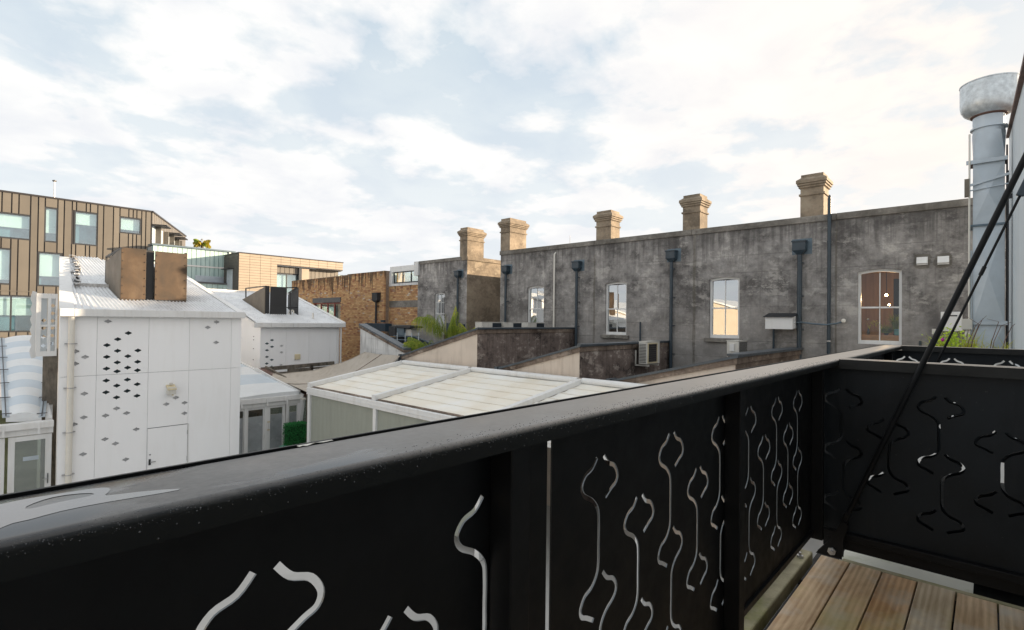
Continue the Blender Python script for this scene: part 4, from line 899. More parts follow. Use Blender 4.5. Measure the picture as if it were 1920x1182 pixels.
for (P0, P1) in ((A, D), (Bq, Cq)):
    P0, P1 = Vector(P0), Vector(P1); MB().bar(P0+Vector((0, -.02, .02)), P1+Vector((0, 0, .02)), .13, .03).build('canopy_rail', M['galv'], lp); MB().bar(P0+Vector((0, -.02, .05)), P1+Vector((0, 0, .05)), .02, .03).build('canopy_rail', M['lintel'], lp)
    for k in range(6):
        c = P0.lerp(P1, (k+.1)/6)+Vector((0, 0, .07)); MB().bar(c-Vector((.10, .05, 0)), c+Vector((.10, -.05, 0)), .02, .02).build('rail_clip', M['lintel'], lp)
A2, D2 = on(-110, 790, 'Y', 17.75), on(-100, 640, 'Y', 23.5); B2v = A-Vector((.13, 0, 0)); C2v = D-Vector((.16, 0, 0))
bandvault(lp, A2, B2v, C2v, D2, .13, 11)
MB().prism([Bq+Vector((.07, 0, -.02)), Vector((1.92, 17.75, Bq.z-.02)), Vector((2.0, 23.5, Cq.z-.02)), Cq+Vector((.07, 0, -.02))], (0, 0, -.05)).build('flat_flashing', M['white_metal'], lp)

# ------------------------------------------------------------------ middle pavilion
mp = thing('glazed_pavilion', (7.8, 18.9, GZ), 'middle glazed pavilion of frosted doors between the tall white box and the cream pergola', 'building', 'glazed pavilions with vaulted canopies')
B((6.0, 18.70, -2.98), (9.05, 18.9, -2.80)).build('gutter', M['white_metal'], mp, bevel=.012); B((6.0, 18.78, -3.12), (8.95, 18.9, -2.99)).build('lintel', M['white_metal'], mp)
for px in (452, 500, 537): x = on(px, 740, 'Y', 18.7).x; B((x, 18.66, -3.1), (x+.05, 18.7, -2.85)).build('gutter_bracket', M['white_metal'], mp)
def Mx(px): return on(px, 790, 'Y', 18.85).x
prev = 6.0
for px, w_ in ((460, .10), (498, .12), (537.5, .09)): x = Mx(px); B((x-w_/2, 18.80, GZ), (x+w_/2, 18.9, -3.12)).build('post', M['white_metal'], mp, bevel=.006)
for a, b, fw_ in ((Mx(463), Mx(495), .04), (Mx(501.5), Mx(534), .09), (Mx(541), Mx(557), .02), (Mx(440), Mx(457), .02)):
    f = plate(rect(a, GZ+.02, b, -3.13), [rect(a+fw_, GZ+.2, b-fw_, -3.13-.08)], PY(18.84), .05).build('door', M['white_metal'], mp)
    B((a+fw_, 18.87, -3.44), (b-fw_, 18.873, -3.21)).build('pane', M['glass_door'], f); B((a+fw_, 18.88, GZ+.2), (b-fw_, 18.886, -3.45)).build('frosted_film', M['frost'], f)
x = Mx(504); B((x-.03, 18.78, -4.02), (x+.01, 18.80, -3.66)).build('door_pull', M['white_metal'], mp); 
for z in (-3.98, -3.70): B((x-.07, 18.77, z), (x+.01, 18.80, z+.04)).build('pull_bracket', M['grille_yellow'], mp)
B((6.0, 21.5, GZ), (9.0, 21.6, -3.0)).build('inner_wall', M['brown_room'], mp)
bx = B((7.02, 19.1, GZ), (7.45, 19.5, -4.35)).build('cardboard_box', M['plywood']); tag(bx, 'brown cardboard box behind the frosted pane next to the tall white box', 'box')
# canopy of the middle pavilion
A, Bq = Vector((6.1, 18.75, -2.82)), on(561, 734, 'Y', 18.75); Cq = on(441, 676, 'X', Bq.x-.1); D = Vector((6.1, Cq.y, Cq.z))
bandvault(mp, A, Bq, Cq, D, .07, 4)
MB().prism([A+Vector((0, -.01, -.1)), Bq+Vector((0, -.01, -.2)), Bq+Vector((0, -.01, .02)), A.lerp(Bq, .75)+Vector((0, -.01, .06)), A.lerp(Bq, .5)+Vector((0, -.01, .075)), A.lerp(Bq, .25)+Vector((0, -.01, .06)), A+Vector((0, -.01, .02))], (0, .02, 0)).build('canopy_front', M['white_vinyl'], mp)
MB().bar(Bq, Cq, .10, .08).build('canopy_rail', M['white_metal'], mp); MB().bar(Bq+Vector((-.06, 0, -.05)), Cq+Vector((-.06, 0, -.05)), .22, .02).build('canopy_rail', M['galv'], mp)
sp = thing('side_awning', (9.1, 18.6, GZ), 'small leaning awning flap with clear screen by the timber post', 'awning')
MB().prism([(8.9, 18.5, -2.95), (9.35, 18.5, -2.92), (9.35, 18.9, -2.86), (8.9, 18.9, -2.89)], (0, 0, -.04)).build('flap', M['fabric'], sp)
MB().prism([(8.98, 18.62, -3.0), (9.06, 18.62, -3.0), (8.98, 18.7, -4.1), (8.90, 18.7, -4.1)], (0, .05, 0)).build('frame_post', M['white_metal'], sp); MB().bar((8.98, 18.62, -3.0), (9.35, 18.62, -3.0), .05, .05).build('frame_post', M['white_metal'], sp)
MB().prism([(9.06, 18.66, -3.03), (9.35, 18.66, -3.03), (9.35, 18.7, -4.9), (8.98, 18.7, -4.2)], (0, .01, 0)).build('clear_screen', M['glass_door'], sp)
# lead gutter beam and timber post
gb = thing('timber_gutter', (9.2, 20, GZ), 'rusty brown gutter beam running down to a weathered timber post beside the shade sail', 'gutter')
a, b = on(578, 742, 'Y', 18.6), on(489, 692, 'Y', 22.4)
for k in range(4):
    p, q = Vector(a).lerp(Vector(b), k/4), Vector(a).lerp(Vector(b), (k+1)/4-.004); MB().bar(p, q, .34, .05).build('gutter_tray', M['rust'], gb)
MB().bar(Vector(a)+Vector((.2, 0, .03)), Vector(b)+Vector((.2, 0, .03)), .07, .16).build('edge_board', M['old_timber'], gb); MB().bar(Vector(a)+Vector((-.2, 0, .0)), Vector(b)+Vector((-.2, 0, .0)), .05, .14).build('edge_board', M['white_metal'], gb)
xp = on(580, 790, 'Y', 18.5).x
for k in range(2): B((xp-.13+k*.15, 18.4+k*.03, GZ), (xp+.01+k*.15, 18.52+k*.03, on(580, 737, 'Y', 18.5).z-k*.05)).build('timber_post', M['old_timber'], gb)
# hedge, moss, green chair back
hx0, hx1 = on(537.5, 800, 'Y', 18.3).x, on(573, 800, 'Y', 18.3).x; hz = on(555, 796, 'Y', 18.2).z
hd = thing('hedge', ((hx0+hx1)/2, 18.3, GZ), 'square clipped bright green hedge beside the timber post', 'hedge')
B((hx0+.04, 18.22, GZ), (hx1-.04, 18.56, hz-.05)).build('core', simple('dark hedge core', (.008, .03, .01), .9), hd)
m = MB(); rg = random.Random(3)
def hp_():
    f = rg.random()
    if f < .6: return (rg.uniform(hx0, hx1), 18.20+rg.gauss(0, .015), rg.uniform(GZ+.1, hz))
    if f < .8: return (hx0+rg.gauss(0, .02), rg.uniform(18.2, 18.58), rg.uniform(GZ+.1, hz))
    return (rg.uniform(hx0, hx1), rg.uniform(18.2, 18.58), hz+rg.gauss(0, .02))
leafcloud(m, 4200, hp_, .045, rg); o = m.build('leaves', M['hedge'], hd, fix=False); o['kind'] = 'stuff'
ms = thing('moss_basket', on(590, 822, 'Y', 17.3), 'yellow green mossy coil hanging at the foot of the pergola post', 'plant')
m = MB(); P0, P1 = on(578, 815, 'Y', 17.3), on(607, 829, 'Y', 16.2)
leafcloud(m, 1500, lambda: Vector(P0).lerp(Vector(P1), rg.random())+Vector((rg.gauss(0, .05), rg.gauss(0, .05), rg.gauss(0, .055)-.05)), .035, rg); o = m.build('moss', M['moss'], ms, fix=False); o['kind'] = 'stuff'
MB().tube([Vector(P0)-Vector((0, 0, .05)), Vector(P0).lerp(Vector(P1), .5)-Vector((0, 0, .06)), Vector(P1)-Vector((0, 0, .05))], .06, 8).build('core', M['soil'], ms); 
MB().tube([Vector(P1)-Vector((0,0,.05)), Vector(P1)+Vector((0, 0, .28))], .01, 5).build('twig', M['trunk'], ms); 
ch = thing('chair', on(533, 842, 'Y', 17.8), 'thin mint green metal chair back just showing above the black rail', 'chair')
p = [on(524, 850, 'Y', 17.8), on(525, 838, 'Y', 17.8), on(528, 836.5, 'Y', 17.8), on(540, 837, 'Y', 17.8), on(541, 850, 'Y', 17.8)]
MB().tube(p, .014, 8).build('backrest', M['mint'], ch, smooth=True)
yy = p[0].y; MB().tube([on(524, 843, 'Y', 17.8), on(541, 843, 'Y', 17.8)], .01, 6).build('backrest_bar', M['mint'], ch)
for q in (p[0], p[-1]): MB().tube([q, Vector((q.x, q.y, GZ))], .014, 6).build('leg', M['mint'], ch); MB().tube([Vector((q.x, q.y-.4, GZ+.45)), Vector((q.x, q.y-.42, GZ))], .014, 6).build('leg', M['mint'], ch)
B((p[0].x, 17.4, GZ+.43), (p[-1].x, 17.8, GZ+.46)).build('seat', M['mint'], ch)

# ------------------------------------------------------------------ pergola with aged cream fabric roof
pg = thing('pergola', (9.5, 12, GZ), 'white framed pergola with aged cream fabric roof and mesh side screens', 'pergola')
XF, XR = 7.8, 11.22
yr = [15.65, 12.03, 7.85, 4.2]
zf, zr_ = -2.13, -1.60
def rz(x): return zf+(zr_-zf)*(x-XF)/(XR-XF)
for k, y in enumerate(yr):
    MB().bar((XF-.06, y, zf+.05), (XR, y, zr_+.05), .15, .13).build('rafter', M['white_metal'], pg, bevel=.008)
    B((XF-.075, y-.085, zf-.03), (XF-.06, y+.085, zf+.12)).build('end_cap', M['white_metal'], pg)
    B((XR-.02, y-.11, zr_-.03), (XR+.10, y+.11, zr_+.13)).build('bracket', M['steel'], pg)
for k in range(3):
    ya, yb = yr[k]-.08, yr[k+1]+.08
    MB().tube([(XR+.02, ya, zr_+.06), (XR+.02, yb, zr_+.06)], .085, 14).build('roller_tube', M['white_metal'], pg, smooth='auto')
    nb = 7
    for i in range(nb):
        xa, xb = XF+.05+(XR-XF-.1)*i/nb, XF+.05+(XR-XF-.1)*(i+1)/nb
        MB().grid(lambda u, v: (xa+(xb-xa)*u, ya+(yb-ya)*v, rz(xa+(xb-xa)*u)-.02*math.sin(math.pi*u)-.012*math.sin(math.pi*v)+.003*math.sin(v*23+i)), 4, 14).build('roof_fabric', M['fabric'], pg, smooth=True, fix=False)
        if i: MB().bar((xa, ya, rz(xa)+.004), (xa, yb, rz(xa)+.004), .007, .005).build('fabric_seam', M['seam_tape'], pg)
    MB().prism([(XF-.0, ya, zf-.02), (XF-.0, yb, zf-.02), (XF+.05, yb, zf-.0), (XF+.05, ya, zf-.0)], (0, 0, .012)).build('gutter_grime', M['trim'], pg)
B((XF-.10, yr[3]-.1, zf-.24), (XF-.0, yr[0]+.1, zf-.03)).build('front_beam', M['white_metal'], pg, bevel=.01); B((XF-.115, yr[3]-.1, zf-.15), (XF-.101, yr[0]+.1, zf-.13)).build('beam_lip', M['white_metal'], pg)
B((XR-.05, yr[3], zr_-.2), (XR+.04, yr[0], zr_-.04)).build('rear_beam', M['white_metal'], pg)
ym = on(707, 775, 'X', XF).y
for y in (yr[0]-.02, ym, 8.0, 4.2): B((XF-.09, y-.07, GZ), (XF+.03, y+.07, zf-.24)).build('post', M['white_metal'], pg, bevel=.008)
for ya, yb in ((yr[0]-.10, ym+.07), (ym-.07, 8.07)):
    n = 3 if ya > 13 else 4
    for i in range(n):
        a, b = ya+(yb-ya)*i/n, ya+(yb-ya)*(i+1)/n
        MB().grid(lambda u, v: (XF-.03+.012*math.sin(u*7+i), a+(b-a)*u-.004, GZ+.3+(zf-.24-GZ-.3)*v), 6, 1).build('mesh_screen', M['screen'], pg, smooth=True, fix=False)
MB().prism([(XF+.1, yr[0]+.02, zf-.2), (XR, yr[0]+.02, zr_-.2), (XR, yr[0]+.02, zr_-.05), (XF+.1, yr[0]+.02, zf-.05)], (0, .03, 0)).build('side_beam', M['white_metal'], pg)
# green litter lying on it
lt = thing('leaf_litter', on(1020, 730, 'X', 10.7), 'green plant scraps and a grey bottle lying on the cream pergola roof', 'litter')
a, b = on(1000, 731, 'X', 10.75), on(1050, 735, 'X', 10.75)
m = MB(); leafcloud(m, 90, lambda: Vector(a).lerp(Vector(b), rg.random()**1.5*.5)+Vector((rg.gauss(0, .04), rg.gauss(0, .05), rg.uniform(0, .04))), .07, rg); m.build('scraps', M['leaf_yellow'], lt, fix=False)
MB().bar(Vector(a)+Vector((0, 0, .03)), Vector(b)+Vector((0, 0, .03)), .05, .04).build('green_strip', M['mint'], lt); MB().tube([Vector(a).lerp(Vector(b), .35)+Vector((.1, 0, .06)), Vector(a).lerp(Vector(b), .75)+Vector((.1, 0, .07))], .05, 8).build('bottle', M['plate'], lt, smooth='auto')

# ------------------------------------------------------------------ shade sail
sa = thing('shade_sail', (10.4, 19, -2.2), 'sagging beige shade sail stretched between the white lean-to and the rusty gutter beam', 'shade sail')
Aq = on(588, 742, 'Y', 17.6); Bq = on(497, 700, 'Y', 21.9); Cq = on(684, 661, 'X', 11.25); Dq = on(750, 668, 'X', 11.25)
def S_(u, v):
    p = Vector(Aq).lerp(Bq, v).lerp(Vector(Dq).lerp(Cq, v), u); k = math.sin(math.pi*u); s_ = u**2.2
    p = Vector(Aq).lerp(Bq, v); q = Vector(Dq).lerp(Cq, v); r = p.lerp(q, u); r.z = p.z+(q.z-p.z)*s_-.10*k*math.sin(math.pi*v)
    r.z += .012*math.sin(u*19+v*8); return r
MB().grid(S_, 40, 24).build('cloth', M['sail'], sa, smooth=True, fix=False)
for v in (.02, .5, .98): MB().tube([S_(i/24, v)+Vector((0, 0, .012)) for i in range(25)], .010, 5).build('seam', M['trim'] if v == .5 else M['sail'], sa)
# weathered timber wall below the far white box
tf = thing('timber_fence', (10.5, 22.3, GZ), 'weathered dark horizontal timbers under the farther white box', 'fence')
F_ = lambda px, py: on(px, py, 'Y', 22.6)
for (xa, ya, xb, yb, h) in ((490, 693, 626, 681, .16), (540, 697, 584, 694, .22), (497, 702, 540, 699, .10), (584, 691, 624, 688, .08)):
    MB().bar(F_(xa, ya), F_(xb, yb), .12, h).build('rail_timber', M['old_timber'], tf)
for px in (584, 624): MB().bar(F_(px, 684), F_(px, 720), .12, .12).build('post', M['old_timber'], tf)
B((9.2, 22.75, GZ), (12.3, 22.85, -2.35)).build('backing_board', M['white_panel'], tf)
for px in (562, 570): MB().lathe(F_(px, 689), [(.01, -.03), (.035, 0), (.01, .03)], 8).build('timber_lamp', M['grille_yellow'], tf)

# ------------------------------------------------------------------ palms
def frond(mb, c, az, L, lift, droop, nl=52, w=.010, ll=.62, rng=random):
    c = Vector(c); d = Vector((math.cos(az), math.sin(az), 0)); pts = []
    for i in range(nl+1):
        t = i/nl; pts.append(c+d*(L*(t-.15*t*t))+Vector((0, 0, L*(lift*t-droop*t*t))))
    for i in range(nl):
        a, b = pts[i], pts[i+1]; x = Vector((-d.y, d.x, 0))*.012*(1-i/nl)
        mb.add([a-x, a+x, b+x, b-x], [(0, 1, 2, 3)])
        if i > 3:
            for s in (-1, 1):
                l = ll*math.sin(math.pi*(.12+.80*i/nl))*rng.uniform(.8, 1.1); side = Vector((-d.y, d.x, 0))*s
                dirv = (side*rng.uniform(.3, .6)+d*rng.uniform(.1, .5)+Vector((0, 0, -.55))).normalized(); e_ = a+dirv*l*.45; f_ = e_+(dirv*.25+Vector((0, 0, -1))).normalized()*l*.75
                ww = d*w*.5; mb.add([a-ww, a+ww, e_+ww, e_-ww, f_+ww*.15, f_-ww*.15], [(0, 1, 2, 3), (3, 2, 4, 5)])
def palm(c, label, fr, mat='leaf', trunk=True, rng=None):
    rng = rng or random.Random(5); t = thing('palm_tree', (c[0], c[1], GZ), label, 'palm', None)
    for k, (az, L, lift, droop) in enumerate(fr):
        m = MB(); frond(m, c, az, L, lift, droop, rng=rng); m.build('frond', M[mat if k % 3 else 'leaf_yellow'] if mat == 'leaf' else M[mat], t, fix=False)
    if trunk: MB().tube([(c[0], c[1], GZ), (c[0]+.05, c[1], (GZ+c[2])/2), tuple(c)], [.14, .11, .09], 10).build('trunk', M['trunk'], t, smooth=True)
    return t
vl = math.atan2(.737*1, -.676*1)   # world azimuth that points left across the picture
c = on(836, 628, 'X', 14.2); 
palm(c, 'green palm with long drooping fronds rising in front of the barred window', [(vl-.15, 1.75, 1.25, .95), (vl+.2, 1.5, 1.35, .9), (vl-.5, 1.2, 1.5, .8), (vl+3.3, .45, 3.1, .35), (vl+2.6, .7, 2.3, .9), (vl+1.2, .7, 1.9, .7), (vl-1.4, .6, 2.2, .7), (vl+.05, 1.15, 1.6, 1.0), (vl+2.9, .35, 2.8, .5)])
c = on(803, 655, 'X', 12.4)
palm(c, 'yellowing palm crown leaning over the capping beside the cream sloping wall', [(vl, 1.25, .85, .75), (vl+.5, 1.2, .8, .7), (vl-.5, 1.0, .95, .6), (vl+2.8, .55, 1.1, .6), (vl+1.5, .9, .9, .6), (vl-1.6, .8, .9, .5), (vl-.2, 1.5, .75, .85), (vl+.25, .9, 1.1, .6)], rng=random.Random(9))
c = on(878, 624, 'X', 15.0)
palm(c, 'low palm fronds showing above the capping next to the flat air units', [(vl, .9, .75, .4), (vl+.6, .9, .7, .4), (vl+3.14, .9, .9, .55), (vl+2.6, .8, .85, .5), (vl-2.7, .75, .9, .4), (vl+1.6, .8, .9, .4), (vl-.8, .7, 1.0, .4)], rng=random.Random(2))
c = on(379, 458, 'Y', 68); pt = thing('palm_tree', (c[0], c[1], GZ), 'golden sunlit palm crown far away above the green glass block', 'palm')
for k in range(16):
    m = MB(); frond(m, c, k*.4, 1.05, .7+.35*(k % 3), .95, nl=16, w=.12, ll=.55, rng=random.Random(k)); m.build('frond', M['leaf_gold' if k % 4 else 'leaf'], pt, fix=False)
MB().tube([(c[0], c[1], GZ), tuple(c)], [.25, .16], 10).build('trunk', M['trunk'], pt)
# ------------------------------------------------------------------ far buildings
def farwin(par, x0, x1, z0, z1, Y, blind=.5, mull=(), name='window'):
    f = plate(rect(x0-.12, z0-.12, x1+.12, z1+.12), [rect(x0, z0, x1, z1)], PY(Y-.06), .16).build(name, M['far_frame'], par)
    B((x0, Y+.02, z0), (x1, Y+.03, z1)).build('pane', M['glass_far'], f)
    for mx in mull: B((mx-.06, Y-.02, z0), (mx+.06, Y+.05, z1)).build('mullion', M['far_frame'], f)
    if blind: B((x0-.1, Y+.25, z1-(z1-z0)*blind), (x1+.1, Y+.28, z1+.1)).build('blind', M['blind'], f)
    B((x0-.2, Y+.7, z0-.2), (x1+.2, Y+.75, z1+.2)).build('room_interior', M['room'], f)
    return f
br = thing('bronze_clad_building', (6, 62, GZ), 'large bronze standing seam building with pale windows at far left', 'building')
YB = 62
wn_ = [(1.0, 4.90, 6.66, 8.62, .55), (5.97, 6.68, 6.66, 9.54, .75), (8.02, 9.54, 6.68, 9.54, .38), (11.39, 12.92, 8.18, 9.54, .8), (-1.0, 3.70, 2.70, 5.56, .9), (5.61, 6.97, 2.70, 5.50, .72), (-1, 5.30, -1.36, 1.56, .55), (9.4, 11.6, 1.5, 4.3, .6)]
for k, (a, b, c, d, bl) in enumerate(wn_): farwin(br, a, b, c, d, YB, bl, (3.85,) if k == 6 else ())
# cladding pans between the standing seams, cut round the windows
seams = [-3, -2.2, -1.3, -.4, .5, 1.1, 1.9, 2.4, 3.15, 3.75, 4.2, 4.95, 5.45, 5.9, 6.75, 7.2, 7.75, 8.05, 8.75, 9.05, 9.6, 10.05, 10.8, 11.3, 12.0, 12.35, 12.65, 13.05, 13.4, 13.85]
floors = [-5.1, -1.9, 2.05, 6.1, 10.45]
for i in range(len(seams)-1):
    a, b = seams[i], seams[i+1]; cuts = sorted([(w_[2]-.14, w_[3]+.14) for w_ in wn_ if w_[0]-.12 < (a+b)/2 < w_[1]+.12])
    z = -5.1; segs = []
    for c, d in cuts+[(10.45, 99)]:
        if c > z+.05: segs.append((z, c))
        z = max(z, d)
    for c, d in segs:
        B((a+.045, YB-.10, c), (b-.045, YB-.03, d)).build('cladding_pan', M['bronze'], br)
plate(rect(-3, GZ, 13.87, 10.45), [rect(w_[0]-.1, w_[2]-.1, w_[1]+.1, w_[3]+.1) for w_ in wn_], PY(YB-.028), .1).build('seam_shade_backing', M['seam'], br)  # near black behind the gaps: seam shadow lines put into its colour
B((-3, YB-.16, 10.45), (13.92, YB+.3, 10.60)).build('roof_edge', M['seam'], br)
for z in (2.02, -1.95): B((-3, YB-.14, z), (5.2, YB-.105, z+.06)).build('ledge', M['bronze'], br)
E0 = Vector((13.88, YB-.06, 0)); E1 = on(347, 443, 'Z', 10.52); E1 = Vector((E1.x, E1.y, 0)); dv = (E1-E0); LL = dv.length; dn = dv.normalized(); nrm = Vector((dn.y, -dn.x, 0))
def W3(s_, z, o=0): p = E0+dn*s_+nrm*o; return Vector((p.x, p.y, z))
# angled east face: pans, deep windows, hoods
ws = []
for pa, pb, pt_, pb_, hood in ((285, 291, 423, 470, 1), (302, 306, 432, 470, 0), (312, 317, 438, 470, 1), (323, 327, 446, 470, 1), (329.5, 333, 449, 470, 0)):
    def sat(px, py):
        d = fw+rt*((px-960)/F)-up*((py-591)/F); t_ = nrm.dot(E0)/nrm.dot(d); q = d*t_; return (q-E0).dot(dn), q.z
    s0, zt = sat(pa, pt_); s1, _ = sat(pb, pt_); ws.append((s0, s1, zt, hood))
n = 22
for i in range(n):
    a, b = LL*i/n, LL*(i+1)/n; zt = 10.45; zb = GZ
    hit = [w_ for w_ in ws if w_[0] < (a+b)/2 < w_[1]]
    zz = hit[0][2] if hit else zb
    MB().prism([W3(a+.05, zz), W3(b-.05, zz), W3(b-.05, zt), W3(a+.05, zt)], nrm*.07).build('cladding_pan', M['bronze'], br)
MB().prism([W3(0, GZ), W3(LL, GZ), W3(LL, 10.45), W3(0, 10.45)], -nrm*.1).build('seam_shade_backing', M['seam'], br)
MB().prism([W3(-.1, 10.45), W3(LL+.1, 10.45), W3(LL+.1, 10.60), W3(-.1, 10.60)], nrm*.16).build('roof_edge', M['seam'], br)
for s0, s1, zt, hood in ws:
    f = MB().prism([W3(s0, 3, .01), W3(s1, 3, .01), W3(s1, zt, .01), W3(s0, zt, .01)], nrm*.03).build('window', M['galv'], br)
    MB().prism([W3(s1, 3), W3(s1+.15, 3), W3(s1+.15, zt), W3(s1, zt)], nrm*.5).build('reveal_fin', M['bronze'], f)
    if hood: MB().prism([W3(s0-.2, zt+.02), W3(s1+.6, zt+.02), W3(s1+.6, zt+.12), W3(s0-.2, zt+.12)], nrm*1.3).build('hood', M['seam'], f)
B((-3, YB+1.0, GZ), (13.5, YB+1.4, 10.3)).build('inner_structure', M['darkroom'], br)
MB().prism([(-3, YB+.1, 10.35), (13.8, YB+.1, 10.35), W3(LL, 10.35, -.2), Vector((-3, E1.y, 10.35))], (0, 0, .08)).build('roof', M['roofing'], br)
mst = MB().tube([(6.6, YB+1, 10.4), (6.6, YB+1, 12.25)], .06, 8).build('roof_mast', M['white_metal'], br); MB().lathe((6.6, YB+1, 12.2), [(.05, 0), (.16, .05), (.16, .14), (.05, .18)], 8).build('mast_cap', M['lintel'], mst)

# green channel-glass block
gl = thing('glass_block', (17.5, 60, GZ), 'green vertical channel glass block between the bronze building and the tan tiled one', 'building')
YG = 60
def channels(x0, x1, z0, z1, Y, w_=.42):
    x = x0; 
    while x < x1-.05: xe = min(x+w_, x1); B((x+.02, Y, z0), (xe-.02, Y+.10, z1)).build('glass_channel', M['uglass'], gl); x = xe
channels(13.6, 20.45, 5.32, 6.95, YG); channels(13.6, 20.45, 3.62, 5.15, YG); channels(14.6, 21.1, 2.0, 3.42, YG-1.0, .5)
B((13.6, YG+.11, GZ), (20.6, YG+.3, 7.0)).build('inner_wall', M['room'], gl)
B((13.5, YG-.15, 6.98), (21.1, YG+1.5, 7.14)).build('roof_edge', M['plate'], gl); B((13.6, YG-.06, 5.16), (20.5, YG+.1, 5.31)).build('rail', M['white_metal'], gl); B((13.6, YG-1.12, 3.43), (21.3, YG-.0, 3.60)).build('rail', M['lintel'], gl); B((20.46, YG-.1, 3.6), (20.66, YG+.1, 6.97)).build('rail', M['white_metal'], gl)
B((14.6, YG-.9, GZ), (21.2, YG-.8, 3.42)).build('inner_wall', M['blind'], gl); B((17.3, YG-.04, 3.62), (20.4, YG-.0, 4.3)).build('lower_panel', M['galv'], gl)
B((21.1, YG-1.1, 2.0), (21.2, YG-.9, 3.45)).build('rail', M['white_metal'], gl)
B((13.6, YG+.3, GZ), (20.6, YG+8, 6.9)).build('core', M['galv'], gl)

# tan tiled building
tn = thing('tan_tiled_building', (25, 56, GZ), 'tan tiled building with long overhanging top and tall window beyond the brick wall', 'building')
YT = 56; X0, X1, ZT = 20.05, 31.55, 6.55
tile = None; tw, th_ = 1.06, .275
opens = [(23.9, 26.65, -9, 5.62), (26.65, 40, -9, 5.62)]
z = ZT; r = 0
while z > 1.2:
    x = X0; c_ = 0
    while x < X1-.1:
        xe = min(x+tw, X1); xc = (x+xe)/2
        if z-th_ < 5.55 and x < 23.9 < xe: xe = 23.9
        if not (z-th_ < 5.60 and xc > 23.9):
            if abs(xe-x-tw) < 1e-3:
                if tile is None: tile = MB().box((X0+.012, YT-.04, ZT-th_+.012), (X0+tw-.012, YT, ZT-.012)).build('facade_tile', M['tan'], tn)
                else: copy_piece(tile, (x-X0, 0, z-ZT))
            else: B((x+.012, YT-.04, z-th_+.012), (xe-.012, YT, z-.012)).build('facade_tile', M['tan'], tn)
        x += tw
    z -= th_
B((X0, YT+.005, GZ), (23.9, YT+.3, ZT)).build('wall', M['seam'], tn); B((23.9, YT+.005, 5.62), (X1, YT+.3, ZT)).build('wall', M['seam'], tn); B((X0-.05, YT-.1, ZT), (X1+.05, YT+6, ZT+.10)).build('roof_edge', M['seam'], tn)
B((X1-.3, YT+.3, 5.62), (X1, YT+6, ZT)).build('wall', M['tan'], tn); B((23.9, YT+.3, 5.55), (X1, YT+5, 5.61)).build('soffit', M['tan_dark'], tn)
# dark tiled side facing left
z = ZT-.1; k = 0
while z > 1.2:
    for j in range(3): B((X0-.05, YT+.02+j*1.35, z-th_+.012), (X0-.01, YT+1.35+j*1.35, z-.012)).build('facade_tile', M['tan_dark'], tn)
    z -= th_
B((X0, YT+.3, GZ), (X0+.2, YT+4.2, ZT)).build('side_wall', M['seam'], tn)
sw = MB().box((X0-.09, YT+1.4, 2.6), (X0-.055, YT+3.0, 5.0)).build('window', M['galv'], tn); MB().box((X0-.6, YT+1.2, 5.0), (X0-.05, YT+3.2, 5.08)).build('hood', M['seam'], sw)
# recessed right part
YR = YT+1.2
f = farwin(tn, 23.9, 26.4, 1.5, 4.75, YR-.6, .95, (25.2,))
for k in range(5): B((23.95+k*.5, YR-.75, 4.9), (24.40+k*.5, YR-.68, 5.6)).build('cladding_pan', M['bronze'], tn)
B((23.9, YR-.67, 4.87), (26.5, YR-.5, 5.6)).build('seam_shade_backing', M['seam'], tn)
B((26.4, YR-1.0, GZ), (26.72, YR, 5.6)).build('dark_fin', M['far_frame'], tn); B((26.75, YR-.9, GZ), (27.6, YR-.2, 5.6)).build('pier', M['tan'], tn)
for k in range(8): B((27.65+k*.48, YR-.35, GZ), (28.08+k*.48, YR-.28, 5.6)).build('cladding_pan', M['bronze'], tn)
B((27.6, YR-.27, GZ), (31.5, YR, 5.6)).build('seam_shade_backing', M['seam'], tn)
B((31.55-.15, YR-.5, 4.2), (34.5, YR-.4, 5.15)).build('window', M['glass_far'], tn); B((31.4, YR, GZ), (34.5, YR+.1, 5.2)).build('room_interior', M['blind'], tn)
B((23.9, YR+.6, GZ), (34.5, YR+4.5, 5.3)).build('core', M['darkroom'], tn)

# ------------------------------------------------------------------ cream house behind the balcony, mirrored in the old panes
chs = thing('cream_house', (-14, 32, GZ), 'cream gabled house out of view, mirrored in the old sash windows', 'building')
for k in range(3):
    ya = 14+k*13; MB().prism([(-14, ya, GZ), (-14, ya+12.5, GZ), (-14, ya+12.5, .7), (-14, ya+6.2, 2.4), (-14, ya, .7)], (-8, 0, 0)).build('wall', M['creamhouse'], chs)
    for j in range(3):
        B((-13.99, ya+1.5+j*3.6, -2.2), (-13.95, ya+2.7+j*3.6, -.4)).build('window', M['far_frame'], chs)
    MB().prism([(-13.8, ya-.3, .6), (-13.8, ya+6.2, 2.5), (-13.8, ya+6.2, 2.65), (-13.8, ya-.3, .75)], (-8.3, 0, 0)).build('roof', M['zinc'], chs); MB().prism([(-13.8, ya+12.8, .6), (-13.8, ya+6.2, 2.5), (-13.8, ya+6.2, 2.65), (-13.8, ya+12.8, .75)], (-8.3, 0, 0)).build('roof', M['zinc'], chs)

